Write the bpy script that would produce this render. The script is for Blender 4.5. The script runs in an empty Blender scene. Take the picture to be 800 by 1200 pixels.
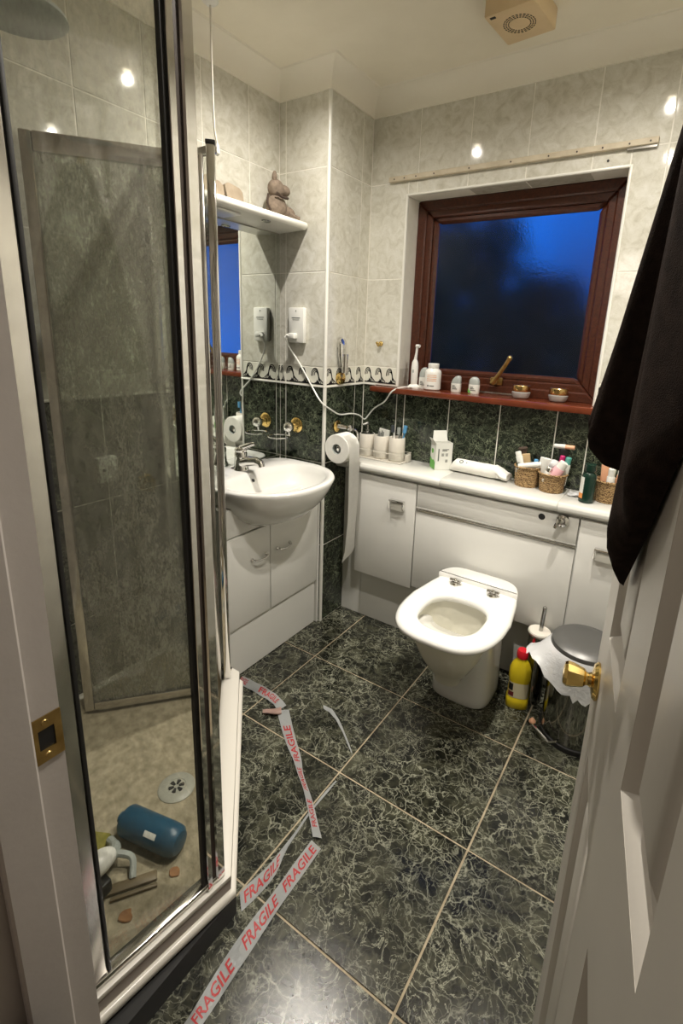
import bpy, bmesh, math, random
from mathutils import Vector, Matrix
random.seed(7)
sc = bpy.context.scene
COL = sc.collection
S = 1.33                      # one unit below = the camera's height above the floor, in metres
PI = math.pi

# ---------------------------------------------------------------- camera
def cam_axes(yaw, pitch, roll):
    fwd = Vector((math.sin(yaw)*math.cos(pitch), math.cos(yaw)*math.cos(pitch), math.sin(pitch)))
    r = fwd.cross(Vector((0, 0, 1))).normalized(); d = fwd.cross(r)
    c, s = math.cos(roll), math.sin(roll)
    return c*r + s*d, -s*r + c*d, fwd
cr, cd, cf = cam_axes(-0.569792742, -0.248349259, -0.0396645788)
cam = bpy.data.cameras.new('camera'); camo = bpy.data.objects.new('camera', cam); COL.objects.link(camo)
camo.matrix_world = Matrix(((cr.x, -cd.x, -cf.x, 0), (cr.y, -cd.y, -cf.y, 0), (cr.z, -cd.z, -cf.z, S), (0, 0, 0, 1)))
cam.sensor_width = 36; cam.lens = 579.38*36/1200
cam.shift_x = -(422.54-400)/1200; cam.shift_y = -(600-540.43)/1200
cam.clip_start = 0.01
sc.camera = camo

# ---------------------------------------------------------------- world (dusk), exposure
w = bpy.data.worlds.new('dusk_sky'); sc.world = w; w.use_nodes = True
nt = w.node_tree; nt.nodes.clear()
def wn(t, **k):
    n = nt.nodes.new(t)
    for a, b in k.items(): setattr(n, a, b)
    return n
tc = wn('ShaderNodeTexCoord'); noi = wn('ShaderNodeTexNoise'); noi.inputs['Scale'].default_value = 2.6; noi.inputs['Detail'].default_value = 5
ramp = wn('ShaderNodeValToRGB'); ramp.color_ramp.elements[0].position = .36; ramp.color_ramp.elements[1].position = .62
ramp.color_ramp.elements[0].color = (.008, .025, .13, 1); ramp.color_ramp.elements[1].color = (.012, .16, .80, 1)
bg = wn('ShaderNodeBackground'); bg.inputs['Strength'].default_value = 1.0; wo = wn('ShaderNodeOutputWorld')
nt.links.new(tc.outputs['Generated'], noi.inputs['Vector']); nt.links.new(noi.outputs['Fac'], ramp.inputs['Fac'])
nt.links.new(ramp.outputs['Color'], bg.inputs['Color']); nt.links.new(bg.outputs[0], wo.inputs[0])
vs = sc.view_settings
sc.display_settings.display_device = 'sRGB'
vs.view_transform = 'Standard'; vs.look = 'None'; vs.gamma = 1; vs.use_curve_mapping = False
vs.exposure = 0.0
SPILL_W, BEAM_W = 30.0, 46.0   # wide spill and narrow beam of each ceiling downlight
LAMPS = [(-.806, 1.00), (-.17, 1.10), (-.19, .64)]
HALL_W = 5.0
sc.cycles.max_bounces = 10; sc.cycles.transparent_max_bounces = 16
sc.cycles.caustics_reflective = False; sc.cycles.caustics_refractive = False

# ---------------------------------------------------------------- mesh helpers (coordinates in camera heights)
class MB:
    def __init__(self): self.bm = bmesh.new()
    def _new(self, fn):
        old = set(self.bm.verts); fn(); return [v for v in self.bm.verts if v not in old]
    def box(self, x0, x1, y0, y1, z0, z1, bev=0, seg=2, mat=None):
        t = bmesh.new()
        r = bmesh.ops.create_cube(t, size=1)
        for v in t.verts: v.co = Vector(((x0+x1)/2+v.co.x*(x1-x0), (y0+y1)/2+v.co.y*(y1-y0), (z0+z1)/2+v.co.z*(z1-z0)))
        if bev: bmesh.ops.bevel(t, geom=t.edges[:], offset=bev, segments=seg, affect='EDGES', profile=.5)
        return self._merge(t, mat)
    def _merge(self, t, mat=None):
        if mat is not None: bmesh.ops.transform(t, matrix=mat, verts=t.verts[:])
        me = bpy.data.meshes.new('tmp'); t.to_mesh(me); t.free()
        n0 = len(self.bm.verts); self.bm.from_mesh(me); bpy.data.meshes.remove(me)
        self.bm.verts.ensure_lookup_table()
        return self.bm.verts[n0:]
    def loft(self, rings, cap0=True, cap1=True, closed=True):
        bm = self.bm; R = [[bm.verts.new(p) for p in r] for r in rings]
        for a, b in zip(R, R[1:]):
            n = len(a)
            for i in range(n if closed else n-1):
                j = (i+1) % n
                try: bm.faces.new((a[i], a[j], b[j], b[i]))
                except ValueError: pass
        if cap0: bm.faces.new(R[0][::-1])
        if cap1: bm.faces.new(R[-1])
        return [v for r in R for v in r]
    def tube(self, pts, r, seg=10, cap=True):
        pts = [Vector(p) for p in pts]; n = len(pts); rs = r if isinstance(r, (list, tuple)) else [r]*n
        rings = []; up = None
        for i in range(n):
            t = (pts[min(i+1, n-1)]-pts[max(i-1, 0)]).normalized()
            if up is None:
                up = Vector((0, 0, 1)) if abs(t.z) < .9 else Vector((1, 0, 0))
            a = t.cross(up).normalized(); b = a.cross(t).normalized(); up = b
            rings.append([pts[i]+rs[i]*(math.cos(2*PI*k/seg)*a+math.sin(2*PI*k/seg)*b) for k in range(seg)])
        return self.loft(rings, cap, cap)
    def cyl(self, p0, p1, r0, r1=None, seg=24):
        return self.tube([p0, p1], [r0, r0 if r1 is None else r1], seg)
    def lathe(self, prof, loc, axis=(0, 0, 1), seg=28, cap0=True, cap1=True, sx=1, sy=1):
        q = Vector((0, 0, 1)).rotation_difference(Vector(axis)); loc = Vector(loc)
        rings = [[loc+q @ Vector((r*sx*math.cos(2*PI*k/seg), r*sy*math.sin(2*PI*k/seg), z)) for k in range(seg)] for r, z in prof]
        return self.loft(rings, cap0, cap1)
    def prism(self, poly, z0, z1, bev=0, seg=2, mat=None):
        t = bmesh.new()
        a = [t.verts.new((x, y, z0)) for x, y in poly]; b = [t.verts.new((x, y, z1)) for x, y in poly]; n = len(a)
        t.faces.new(a[::-1]); t.faces.new(b)
        for i in range(n): t.faces.new((a[i], a[(i+1) % n], b[(i+1) % n], b[i]))
        bmesh.ops.recalc_face_normals(t, faces=t.faces[:])
        if bev: bmesh.ops.bevel(t, geom=t.edges[:], offset=bev, segments=seg, affect='EDGES', profile=.5)
        return self._merge(t, mat)
    def ball(self, c, rx, ry=None, rz=None, seg=20, rings=12, mat=None):
        t = bmesh.new(); bmesh.ops.create_uvsphere(t, u_segments=seg, v_segments=rings, radius=1)
        for v in t.verts: v.co = Vector((v.co.x*rx, v.co.y*(ry or rx), v.co.z*(rz or rx)))
        m = Matrix.Translation(Vector(c)) @ (mat.to_4x4() if mat is not None else Matrix.Identity(4))
        return self._merge(t, m)
    def sheet(self, rows, thick=0):
        bm = self.bm; R = [[bm.verts.new(p) for p in r] for r in rows]; fs = []
        for a, b in zip(R, R[1:]):
            for i in range(len(a)-1): fs.append(bm.faces.new((a[i], a[i+1], b[i+1], b[i])))
        if thick: bmesh.ops.solidify(bm, geom=fs, thickness=thick)
    def xf(self, m): bmesh.ops.transform(self.bm, matrix=m, verts=self.bm.verts[:]); return self
    def build(self, name, mat, parent=None, smooth=35, origin=None, recalc=True):
        bm = self.bm
        if recalc: bmesh.ops.recalc_face_normals(bm, faces=bm.faces[:])
        for v in bm.verts: v.co *= S
        if parent is not None:
            o = Vector((0, 0, 0)); p = parent
            while p is not None: o += p.location; p = p.parent
        elif origin is not None: o = Vector(origin)*S
        else:
            xs = [v.co.x for v in bm.verts]; ys = [v.co.y for v in bm.verts]; zs = [v.co.z for v in bm.verts]
            o = Vector(((min(xs)+max(xs))/2, (min(ys)+max(ys))/2, min(zs)))
        for v in bm.verts: v.co -= o
        me = bpy.data.meshes.new(name); bm.to_mesh(me); bm.free()
        me.materials.append(mat)
        if smooth:
            me.polygons.foreach_set('use_smooth', [True]*len(me.polygons)); me.set_sharp_from_angle(angle=math.radians(smooth))
        ob = bpy.data.objects.new(name, me); COL.objects.link(ob)
        if parent is not None: ob.parent = parent
        else: ob.location = o
        return ob
def tag(o, label, cat, group=None):
    o['label'] = label; o['category'] = cat
    if group: o['group'] = group
    return o
def thing(name, label, cat, loc, group=None):
    o = bpy.data.objects.new(name, None); COL.objects.link(o); o.location = Vector(loc)*S; o.empty_display_size = .05
    return tag(o, label, cat, group)
def struct(o): o['kind'] = 'structure'; return o
def sempty(name, loc=(0, 0, 0)):
    o = bpy.data.objects.new(name, None); COL.objects.link(o); o.location = Vector(loc)*S; return struct(o)
def super_ring(cx, cy, z, a, b, n=2.0, seg=48, ang=0):
    out = []
    for k in range(seg):
        t = 2*PI*k/seg; c, s = math.cos(t), math.sin(t)
        x = a*math.copysign(abs(c)**(2/n), c); y = b*math.copysign(abs(s)**(2/n), s)
        out.append(Vector((cx+x*math.cos(ang)-y*math.sin(ang), cy+x*math.sin(ang)+y*math.cos(ang), z)))
    return out
def catmull(pts, n=8):
    P = [Vector(p) for p in pts]; P = [2*P[0]-P[1]]+P+[2*P[-1]-P[-2]]; out = []
    for i in range(1, len(P)-2):
        for k in range(n):
            t = k/n; a, b, c, d = P[i-1:i+3]
            out.append(.5*((2*b)+(c-a)*t+(2*a-5*b+4*c-d)*t*t+(3*b-a-3*c+d)*t**3))
    out.append(P[-2]); return out

# ---------------------------------------------------------------- materials
def base(name, col, rough=.5, metal=0.0, **k):
    m = bpy.data.materials.new(name); m.use_nodes = True
    b = m.node_tree.nodes['Principled BSDF']
    b.inputs['Base Color'].default_value = (*col, 1); b.inputs['Roughness'].default_value = rough; b.inputs['Metallic'].default_value = metal
    for a, v in k.items(): b.inputs[a.replace('_', ' ')].default_value = v
    return m
def N(m, t, **k):
    n = m.node_tree.nodes.new(t)
    for a, b in k.items(): setattr(n, a, b)
    return n
def lk(m, a, b): m.node_tree.links.new(a, b)
def coords(m, rand=True):
    t = N(m, 'ShaderNodeTexCoord')
    if not rand: return t.outputs['Object']
    oi = N(m, 'ShaderNodeObjectInfo'); mu = N(m, 'ShaderNodeMath', operation='MULTIPLY'); mu.inputs[1].default_value = 37
    ad = N(m, 'ShaderNodeVectorMath', operation='ADD')
    lk(m, oi.outputs['Random'], mu.inputs[0]); lk(m, t.outputs['Object'], ad.inputs[0]); lk(m, mu.outputs[0], ad.inputs[1])
    return ad.outputs[0]
def noise(m, v, scale, detail=4, dist=0, rough=.55):
    n = N(m, 'ShaderNodeTexNoise'); n.inputs['Scale'].default_value = scale; n.inputs['Detail'].default_value = detail
    n.inputs['Distortion'].default_value = dist; n.inputs['Roughness'].default_value = rough; lk(m, v, n.inputs['Vector']); return n
def rampn(m, fac, stops):
    r = N(m, 'ShaderNodeValToRGB'); e = r.color_ramp.elements
    while len(e) < len(stops): e.new(.5)
    for i, (p, c) in enumerate(stops): e[i].position = p; e[i].color = (*c, 1) if len(c) == 3 else c
    lk(m, fac, r.inputs['Fac']); return r
def bump(m, h, strength=.2, dist=.002):
    b = N(m, 'ShaderNodeBump'); b.inputs['Strength'].default_value = strength; b.inputs['Distance'].default_value = dist
    lk(m, h, b.inputs['Height']); lk(m, b.outputs[0], m.node_tree.nodes['Principled BSDF'].inputs['Normal'])
def P(m): return m.node_tree.nodes['Principled BSDF']
def noisy(name, c0, c1, scale, rough=.5, bmp=0, metal=0, bscale=None, rand=False, **k):
    m = base(name, c0, rough, metal, **k); v = coords(m, rand); n = noise(m, v, scale)
    r = rampn(m, n.outputs['Fac'], [(.32, c0), (.68, c1)]); lk(m, r.outputs[0], P(m).inputs['Base Color'])
    if bmp:
        n2 = noise(m, v, bscale or scale*4, 3); bump(m, n2.outputs['Fac'], bmp)
    return m
def marble_light(name):
    m = base(name, (.6, .6, .5), .07); v = coords(m)
    n = noise(m, v, 22, 6, 1.3); r = rampn(m, n.outputs['Fac'], [(.28, (.53, .51, .43)), (.48, (.64, .625, .55)), (.70, (.72, .71, .65))])
    n2 = noise(m, v, 26, 4, 2.2); a = N(m, 'ShaderNodeMath', operation='SUBTRACT'); a.inputs[1].default_value = .5; ab = N(m, 'ShaderNodeMath', operation='ABSOLUTE')
    lk(m, n2.outputs['Fac'], a.inputs[0]); lk(m, a.outputs[0], ab.inputs[0])
    r2 = rampn(m, ab.outputs[0], [(0, (.90, .89, .86)), (.03, (1, 1, 1))])
    mx = N(m, 'ShaderNodeMix', data_type='RGBA', blend_type='MULTIPLY'); mx.inputs[0].default_value = .8
    lk(m, r.outputs[0], mx.inputs[6]); lk(m, r2.outputs[0], mx.inputs[7]); lk(m, mx.outputs[2], P(m).inputs['Base Color'])
    n3 = noise(m, v, 9, 2); bump(m, n3.outputs['Fac'], .03, .002)
    return m
def marble_green(name, k=1.0, rough=.12, dark=(.008, .012, .009), mid=(.085, .105, .085), vein=(.42, .47, .42), grain=0, vw=1.0):
    m = base(name, dark, rough); v = coords(m)
    n = noise(m, v, 17*k, 6, 1.2, .6); r = rampn(m, n.outputs['Fac'], [(.40, dark), (.52, tuple((a+b)/2.8 for a, b in zip(dark, mid))), (.68, mid)])
    cur = r.outputs[0]
    for sc_, wd, dst in ((24*k, .014*vw, 1.2),):
        n2 = noise(m, v, sc_, 5, dst, .62); a = N(m, 'ShaderNodeMath', operation='SUBTRACT'); a.inputs[1].default_value = .5; ab = N(m, 'ShaderNodeMath', operation='ABSOLUTE')
        lk(m, n2.outputs['Fac'], a.inputs[0]); lk(m, a.outputs[0], ab.inputs[0])
        f = rampn(m, ab.outputs[0], [(0, (.85, .85, .85)), (wd, (0, 0, 0))])
        n4 = noise(m, v, 6*k, 3); f2 = rampn(m, n4.outputs['Fac'], [(.38, (.12, .12, .12)), (.62, (1, 1, 1))])
        mu = N(m, 'ShaderNodeMath', operation='MULTIPLY'); lk(m, f.outputs[0], mu.inputs[0]); lk(m, f2.outputs[0], mu.inputs[1])
        mx = N(m, 'ShaderNodeMix', data_type='RGBA'); lk(m, mu.outputs[0], mx.inputs[0]); lk(m, cur, mx.inputs[6]); mx.inputs[7].default_value = (*vein, 1); cur = mx.outputs[2]
    wp = noise(m, v, 9*k, 4); sb_ = N(m, 'ShaderNodeVectorMath', operation='MULTIPLY_ADD'); sb_.inputs[1].default_value = (.11/k,)*3
    lk(m, wp.outputs['Color'], sb_.inputs[0]); lk(m, v, sb_.inputs[2])
    wp2 = noise(m, v, 40*k, 3); sc2 = N(m, 'ShaderNodeVectorMath', operation='MULTIPLY_ADD'); sc2.inputs[1].default_value = (.022/k,)*3; lk(m, wp2.outputs['Color'], sc2.inputs[0]); lk(m, sb_.outputs[0], sc2.inputs[2])
    for vsc, wd_, amt in ((19*k, .024, .62), (36*k, .034, .34)):
        vo = N(m, 'ShaderNodeTexVoronoi', feature='DISTANCE_TO_EDGE'); vo.inputs['Scale'].default_value = vsc; lk(m, sc2.outputs[0], vo.inputs['Vector'])
        f3 = rampn(m, vo.outputs['Distance'], [(0, (amt,)*3), (wd_*vw, (0, 0, 0))])
        n6 = noise(m, v, 8*k, 3); f4 = rampn(m, n6.outputs['Fac'], [(.36, (.1, .1, .1)), (.60, (1, 1, 1))])
        mu2 = N(m, 'ShaderNodeMath', operation='MULTIPLY'); lk(m, f3.outputs[0], mu2.inputs[0]); lk(m, f4.outputs[0], mu2.inputs[1])
        mx2 = N(m, 'ShaderNodeMix', data_type='RGBA'); lk(m, mu2.outputs[0], mx2.inputs[0]); lk(m, cur, mx2.inputs[6]); mx2.inputs[7].default_value = (*vein, 1); cur = mx2.outputs[2]
    lk(m, cur, P(m).inputs['Base Color'])
    if grain:
        n5 = noise(m, v, 520, 2); bump(m, n5.outputs['Fac'], grain, .0006)
    return m
M = {}
M['tile_light'] = marble_light('pale_marbled_tile')
M['tile_dark'] = marble_green('dark_green_marbled_tile', 1.15, .12, mid=(.052, .066, .044), vein=(.36, .41, .27))
M['tile_floor'] = marble_green('green_marbled_floor_tile', .8, .17, dark=(.007, .008, .006), mid=(.066, .067, .044), vein=(.40, .405, .31), grain=.3, vw=1.3)
M['grout_wall'] = noisy('pale_wall_grout', (.80, .78, .71), (.86, .84, .77), 30, .8)
M['grout_floor'] = noisy('tan_floor_grout', (.30, .245, .16), (.46, .39, .27), 30, .8)
M['ceiling'] = noisy('cream_ceiling_paint', (.80, .755, .63), (.84, .795, .67), 8, .7, .12, bscale=60)
M['coving'] = noisy('cream_coving_paint', (.82, .78, .68), (.84, .81, .71), 6, .6)
M['trim_white'] = base('white_tile_trim', (.80, .79, .73), .25)
M['plaster'] = noisy('painted_plaster', (.40, .36, .32), (.43, .39, .34), 5, .8)
M['gloss_white'] = base('white_gloss_board', (.76, .755, .715), .12)
M['worktop'] = base('white_worktop_laminate', (.72, .715, .67), .18)
M['ceramic'] = base('white_glazed_ceramic', (.80, .795, .76), .07, Coat_Weight=.4, Coat_Roughness=.03)
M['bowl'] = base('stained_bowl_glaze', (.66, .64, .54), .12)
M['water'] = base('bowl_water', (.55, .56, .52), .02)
M['seat'] = base('white_seat_plastic', (.84, .835, .80), .12)
M['chrome'] = base('polished_chrome', (.78, .77, .75), .06, 1)
M['chrome_dull'] = noisy('aged_chrome', (.55, .53, .50), (.68, .66, .63), 14, .16, 0, 1)
M['steel'] = base('brushed_steel', (.42, .42, .40), .24, 1)
M['blade_brown'] = base('brown_grey_blade', (.17, .13, .075), .5)
M['drain_grey'] = base('grey_drain_grid', (.34, .34, .29), .4)
M['lid_grey'] = base('grey_bin_lid', (.16, .16, .155), .38, .6)
M['steel_dark'] = base('polished_dark_steel', (.30, .30, .28), .10, 1)
M['brass'] = base('polished_brass', (.80, .57, .20), .14, 1)
M['brass_old'] = noisy('worn_brass', (.36, .24, .08), (.60, .42, .16), 30, .3, 0, 1)
M['gold'] = base('gold_lid', (.72, .50, .20), .22, 1)
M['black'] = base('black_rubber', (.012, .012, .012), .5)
M['rubber_brown'] = base('brown_seal', (.05, .035, .028), .45)
M['white_plastic'] = base('white_plastic', (.80, .80, .76), .3)
M['grey_plastic'] = base('grey_plastic', (.36, .39, .37), .35)
M['cream_plastic'] = noisy('yellowed_plastic', (.66, .50, .29), (.71, .55, .34), 10, .4)
M['door_paint'] = noisy('white_door_gloss', (.56, .53, .475), (.60, .57, .515), 4, .35, .05, bscale=90)
M['jamb_paint'] = noisy('white_jamb_gloss', (.50, .46, .43), (.54, .50, .47), 5, .45, .15, bscale=70)
M['sand'] = noisy('sandy_shower_tray', (.24, .205, .135), (.43, .38, .27), 34, .55, .7, bscale=90)
M['tray_rim'] = base('white_tray_acrylic', (.74, .71, .64), .25)
M['taupe'] = base('taupe_tray_groove', (.30, .26, .23), .45)
M['paper'] = noisy('soft_white_paper', (.80, .79, .74), (.85, .84, .79), 40, .9, .1, bscale=200)
M['card'] = base('white_card', (.78, .79, .74), .55)
M['green_print'] = base('green_print', (.13, .42, .07), .5)
M['grey_print'] = base('grey_print', (.12, .13, .12), .6)
M['orange_print'] = base('orange_print', (.75, .28, .06), .5)
M['red_print'] = base('red_lettering', (.40, .018, .02), .5)
M['tape'] = None
M['wave'] = base('black_wave_print', (.012, .012, .014), .25)
M['listello'] = base('white_border_tile', (.76, .75, .66), .14)
M['ivory'] = base('ivory_stoneware', (.74, .70, .62), .35)
M['ivory_dark'] = base('grey_band_stoneware', (.60, .57, .50), .35)
M['toothblue'] = base('blue_plastic', (.12, .35, .62), .3)
M['toothdark'] = base('dark_bristle_plastic', (.05, .06, .07), .4)
M['bottle_green'] = base('dark_green_bottle', (.006, .028, .018), .12)
M['bottle_yellow'] = base('yellow_bottle', (.80, .62, .02), .3)
M['cap_red'] = base('red_cap', (.75, .015, .03), .3)
M['label_dark'] = base('dark_red_print', (.16, .015, .02), .5)
M['label_cream'] = base('cream_label', (.72, .66, .45), .5)
M['bottle_blue'] = base('blue_plastic_bottle', (.012, .07, .13), .35)
M['olive'] = noisy('olive_sponge', (.16, .15, .02), (.26, .23, .05), 60, .9, .4)
M['rust'] = noisy('rust_brown', (.22, .10, .04), (.34, .17, .07), 50, .8)
M['pink'] = base('pink_plastic', (.74, .42, .45), .35)
M['magenta'] = base('magenta_cap', (.55, .02, .16), .35)
M['teal'] = base('teal_cap', (.10, .38, .33), .35)
M['peach'] = base('peach_plastic', (.78, .42, .25), .4)
M['beige'] = base('beige_card', (.60, .44, .24), .6)
M['brown_hair'] = noisy('brush_bristles', (.04, .025, .018), (.09, .06, .04), 80, .8)
M['stone'] = noisy('beige_stone', (.36, .29, .21), (.47, .39, .29), 24, .8, .2)
M['plush'] = noisy('brown_plush', (.15, .115, .085), (.27, .21, .16), 60, .95, .6, bscale=160)
M['plush_dark'] = base('dark_ribbon', (.05, .03, .02), .8)
M['bark'] = noisy('tree_bark', (.03, .022, .015), (.06, .045, .03), 12, .9)
M['leaf'] = noisy('evening_leaves', (.02, .045, .02), (.045, .085, .035), 3, .8)
M['grass'] = noisy('lawn', (.02, .04, .015), (.04, .07, .03), 3, .9)

def emitter(name, col, st):
    m = bpy.data.materials.new(name); m.use_nodes = True; b = P(m)
    b.inputs['Base Color'].default_value = (*col, 1); b.inputs['Emission Color'].default_value = (*col, 1); b.inputs['Emission Strength'].default_value = st; return m
M['lens'] = emitter('lit_lamp_lens', (1, .86, .62), 40)

def wood():
    m = base('red_brown_stained_wood', (.09, .025, .012), .28); t = coords(m, False)
    mp = N(m, 'ShaderNodeMapping'); mp.inputs['Scale'].default_value = (3, 3, 3); lk(m, t, mp.inputs['Vector'])
    n = noise(m, mp.outputs[0], 14, 5, 3); r = rampn(m, n.outputs['Fac'], [(.3, (.038, .010, .005)), (.7, (.092, .026, .012))])
    lk(m, r.outputs[0], P(m).inputs['Base Color']); return m
M['wood'] = wood()
M['sill_wood'] = noisy('red_varnished_sill', (.115, .025, .010), (.17, .040, .016), 10, .2)

def towel_mat():
    m = base('dark_brown_terry', (.02, .014, .012), 1.0, Sheen_Weight=.05, Specular_IOR_Level=.08, Sheen_Roughness=.5); P(m).inputs['Sheen Tint'].default_value = (.35, .24, .18, 1)
    v = coords(m, False); n = noise(m, v, 800, 3); n0 = noise(m, v, 60, 3)
    r = rampn(m, n0.outputs['Fac'], [(.3, (.010, .0068, .0055)), (.7, (.024, .016, .0125))]); lk(m, r.outputs[0], P(m).inputs['Base Color'])
    bump(m, n.outputs['Fac'], .7, .002); return m
M['towel'] = towel_mat()
def wicker():
    m = base('seagrass_wicker', (.36, .21, .08), .7); v = coords(m, False)
    wv = N(m, 'ShaderNodeTexWave', wave_type='BANDS', bands_direction='Z'); wv.inputs['Scale'].default_value = 42; wv.inputs['Distortion'].default_value = 9; wv.inputs['Detail Scale'].default_value = 3
    lk(m, v, wv.inputs['Vector']); r = rampn(m, wv.outputs['Fac'], [(.15, (.12, .06, .02)), (.65, (.50, .33, .15))]); lk(m, r.outputs[0], P(m).inputs['Base Color'])
    bump(m, wv.outputs['Fac'], .6, .003); return m
M['wicker'] = wicker()
def mirror():
    m = base('silvered_mirror', (.86, .90, .86), .015, 1); return m
M['mirror'] = mirror()
def window_glass():
    m = base('misted_window_glass', (.92, .96, .98), .16, 0, IOR=1.35); P(m).inputs['Transmission Weight'].default_value = 1
    v = coords(m, False); n = noise(m, v, 90, 3); bump(m, n.outputs['Fac'], .25, .002); return m
M['window_glass'] = window_glass()
def pane_glass(name, tint, stain_lo, stain_hi, stain_col):
    m = bpy.data.materials.new(name); m.use_nodes = True; ntm = m.node_tree; ntm.nodes.clear()
    tr = N(m, 'ShaderNodeBsdfTransparent'); tr.inputs[0].default_value = (*tint, 1)
    gl = N(m, 'ShaderNodeBsdfGlossy'); gl.inputs['Roughness'].default_value = .015; gl.inputs[0].default_value = (.9, .9, .9, 1)
    lw = N(m, 'ShaderNodeLayerWeight'); lw.inputs['Blend'].default_value = .5
    pw = N(m, 'ShaderNodeMath', operation='POWER'); pw.inputs[1].default_value = 5; lk(m, lw.outputs['Facing'], pw.inputs[0])
    fr = N(m, 'ShaderNodeMath', operation='MULTIPLY_ADD'); fr.inputs[1].default_value = .92; fr.inputs[2].default_value = .05; lk(m, pw.outputs[0], fr.inputs[0])
    m1 = N(m, 'ShaderNodeMixShader'); lk(m, fr.outputs[0], m1.inputs[0]); lk(m, tr.outputs[0], m1.inputs[1]); lk(m, gl.outputs[0], m1.inputs[2])
    df = N(m, 'ShaderNodeBsdfDiffuse'); df.inputs[0].default_value = (*stain_col, 1)
    v = coords(m, False); mp = N(m, 'ShaderNodeMapping'); mp.inputs['Scale'].default_value = (1, 1, .45); lk(m, v, mp.inputs['Vector'])
    n = noise(m, mp.outputs[0], 38, 6, .6, .7); n2 = noise(m, mp.outputs[0], 5, 3)
    n3 = noise(m, mp.outputs[0], 150, 4, .3, .7); av = N(m, 'ShaderNodeMath', operation='MULTIPLY_ADD'); av.inputs[1].default_value = .55; lk(m, n3.outputs['Fac'], av.inputs[0])
    hf = N(m, 'ShaderNodeMath', operation='MULTIPLY'); hf.inputs[1].default_value = .5; lk(m, n.outputs['Fac'], hf.inputs[0]); lk(m, hf.outputs[0], av.inputs[2])
    r = rampn(m, av.outputs[0], [(.44, (stain_lo,)*3), (.60, (stain_hi,)*3)]); r2 = rampn(m, n2.outputs['Fac'], [(.34, (.30,)*3), (.60, (1,)*3)])
    mu = N(m, 'ShaderNodeMath', operation='MULTIPLY'); lk(m, r.outputs[0], mu.inputs[0]); lk(m, r2.outputs[0], mu.inputs[1])
    m2 = N(m, 'ShaderNodeMixShader'); lk(m, mu.outputs[0], m2.inputs[0]); lk(m, m1.outputs[0], m2.inputs[1]); lk(m, df.outputs[0], m2.inputs[2])
    o = N(m, 'ShaderNodeOutputMaterial'); lk(m, m2.outputs[0], o.inputs[0]); return m
M['pane'] = pane_glass('shower_glass', (.92, .93, .90), .0, .14, (.26, .25, .21))
M['pane_stained'] = pane_glass('limescaled_shower_glass', (.88, .90, .86), .12, .85, (.33, .325, .27))
def translucent(name, col, tr_=.5):
    m = bpy.data.materials.new(name); m.use_nodes = True; ntm = m.node_tree; b = P(m)
    b.inputs['Base Color'].default_value = (*col, 1); b.inputs['Roughness'].default_value = .25
    t = N(m, 'ShaderNodeBsdfTransparent'); mx = N(m, 'ShaderNodeMixShader'); mx.inputs[0].default_value = tr_
    v = coords(m, False); nz = noise(m, v, 60, 3, 1.0); bump(m, nz.outputs['Fac'], .5 if 'film' in name else .05, .004)
    lk(m, b.outputs[0], mx.inputs[1]); lk(m, t.outputs[0], mx.inputs[2]); lk(m, mx.outputs[0], ntm.nodes['Material Output'].inputs[0]); return m
M['film'] = translucent('white_plastic_film', (.80, .81, .82), .22)
M['tape'] = translucent('translucent_tape_film', (.56, .58, .58), .22)
M['clear_jar'] = translucent('clear_jar_glass', (.62, .62, .60), .45)

# ---------------------------------------------------------------- room numbers
XL, XR, YB, YN, ZC = -1.148, .145, 1.493, .165, 1.716
XP, YP = -.957, 1.266                   # boxed pier in the back left corner
T = .006                                # tile thickness
ROWS = [0, .292, .585, .838]            # dark tile courses
LIST = (.8395, .898)                    # patterned border
UROWS = [.898, 1.184, 1.470, ZC-.02]    # light tile courses
COLS_X = [XP, -.789, -.626, -.459, -.292, -.125, .042, XR]
WIN = (-.82, -.203, .836, 1.428)        # window opening

def slab(name, x0, x1, y0, y1, z0, z1, mat):
    b = MB(); b.box(x0, x1, y0, y1, z0, z1); return struct(b.build(name, mat, smooth=0, origin=(0, 0, 0)))

TILE_MESH = {}
def tile_mesh(wd, ht, name, mat):
    key = (round(wd, 4), round(ht, 4), mat.name)
    if key in TILE_MESH: return TILE_MESH[key]
    a, b, t, e, d = wd*S/2, ht*S/2, T*S, .0009, .0007
    vs_ = [(-a, -b, -t), (a, -b, -t), (a, b, -t), (-a, b, -t), (-a, -b, -d), (a, -b, -d), (a, b, -d), (-a, b, -d), (-a+e, -b+e, 0), (a-e, -b+e, 0), (a-e, b-e, 0), (-a+e, b-e, 0)]
    fs = [(8, 9, 10, 11)]
    for i in range(4):
        j = (i+1) % 4; fs += [(i, j, j+4, i+4), (i+4, j+4, j+8, i+8)]
    me = bpy.data.meshes.new(name); me.from_pydata(vs_, [], fs); me.materials.append(mat); TILE_MESH[key] = me; return me
def put_tile(parent, O, U, V, rect, mat, name='tile', gap=.0015):
    u0, u1, v0, v1 = rect[0]+gap, rect[1]-gap, rect[2]+gap, rect[3]-gap
    if u1-u0 < .004 or v1-v0 < .004: return None
    me = tile_mesh(u1-u0, v1-v0, name, mat); o = bpy.data.objects.new(name, me); COL.objects.link(o); o.parent = parent
    U = Vector(U); V = Vector(V); n = U.cross(V); c = (Vector(O)+U*(u0+u1)/2+V*(v0+v1)/2)*S
    jit = random.uniform(-.0006, .0006); c = c+n*jit*.5
    o.matrix_local = Matrix(((U.x, V.x, n.x, c.x), (U.y, V.y, n.y, c.y), (U.z, V.z, n.z, c.z), (0, 0, 0, 1))); return o
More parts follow.
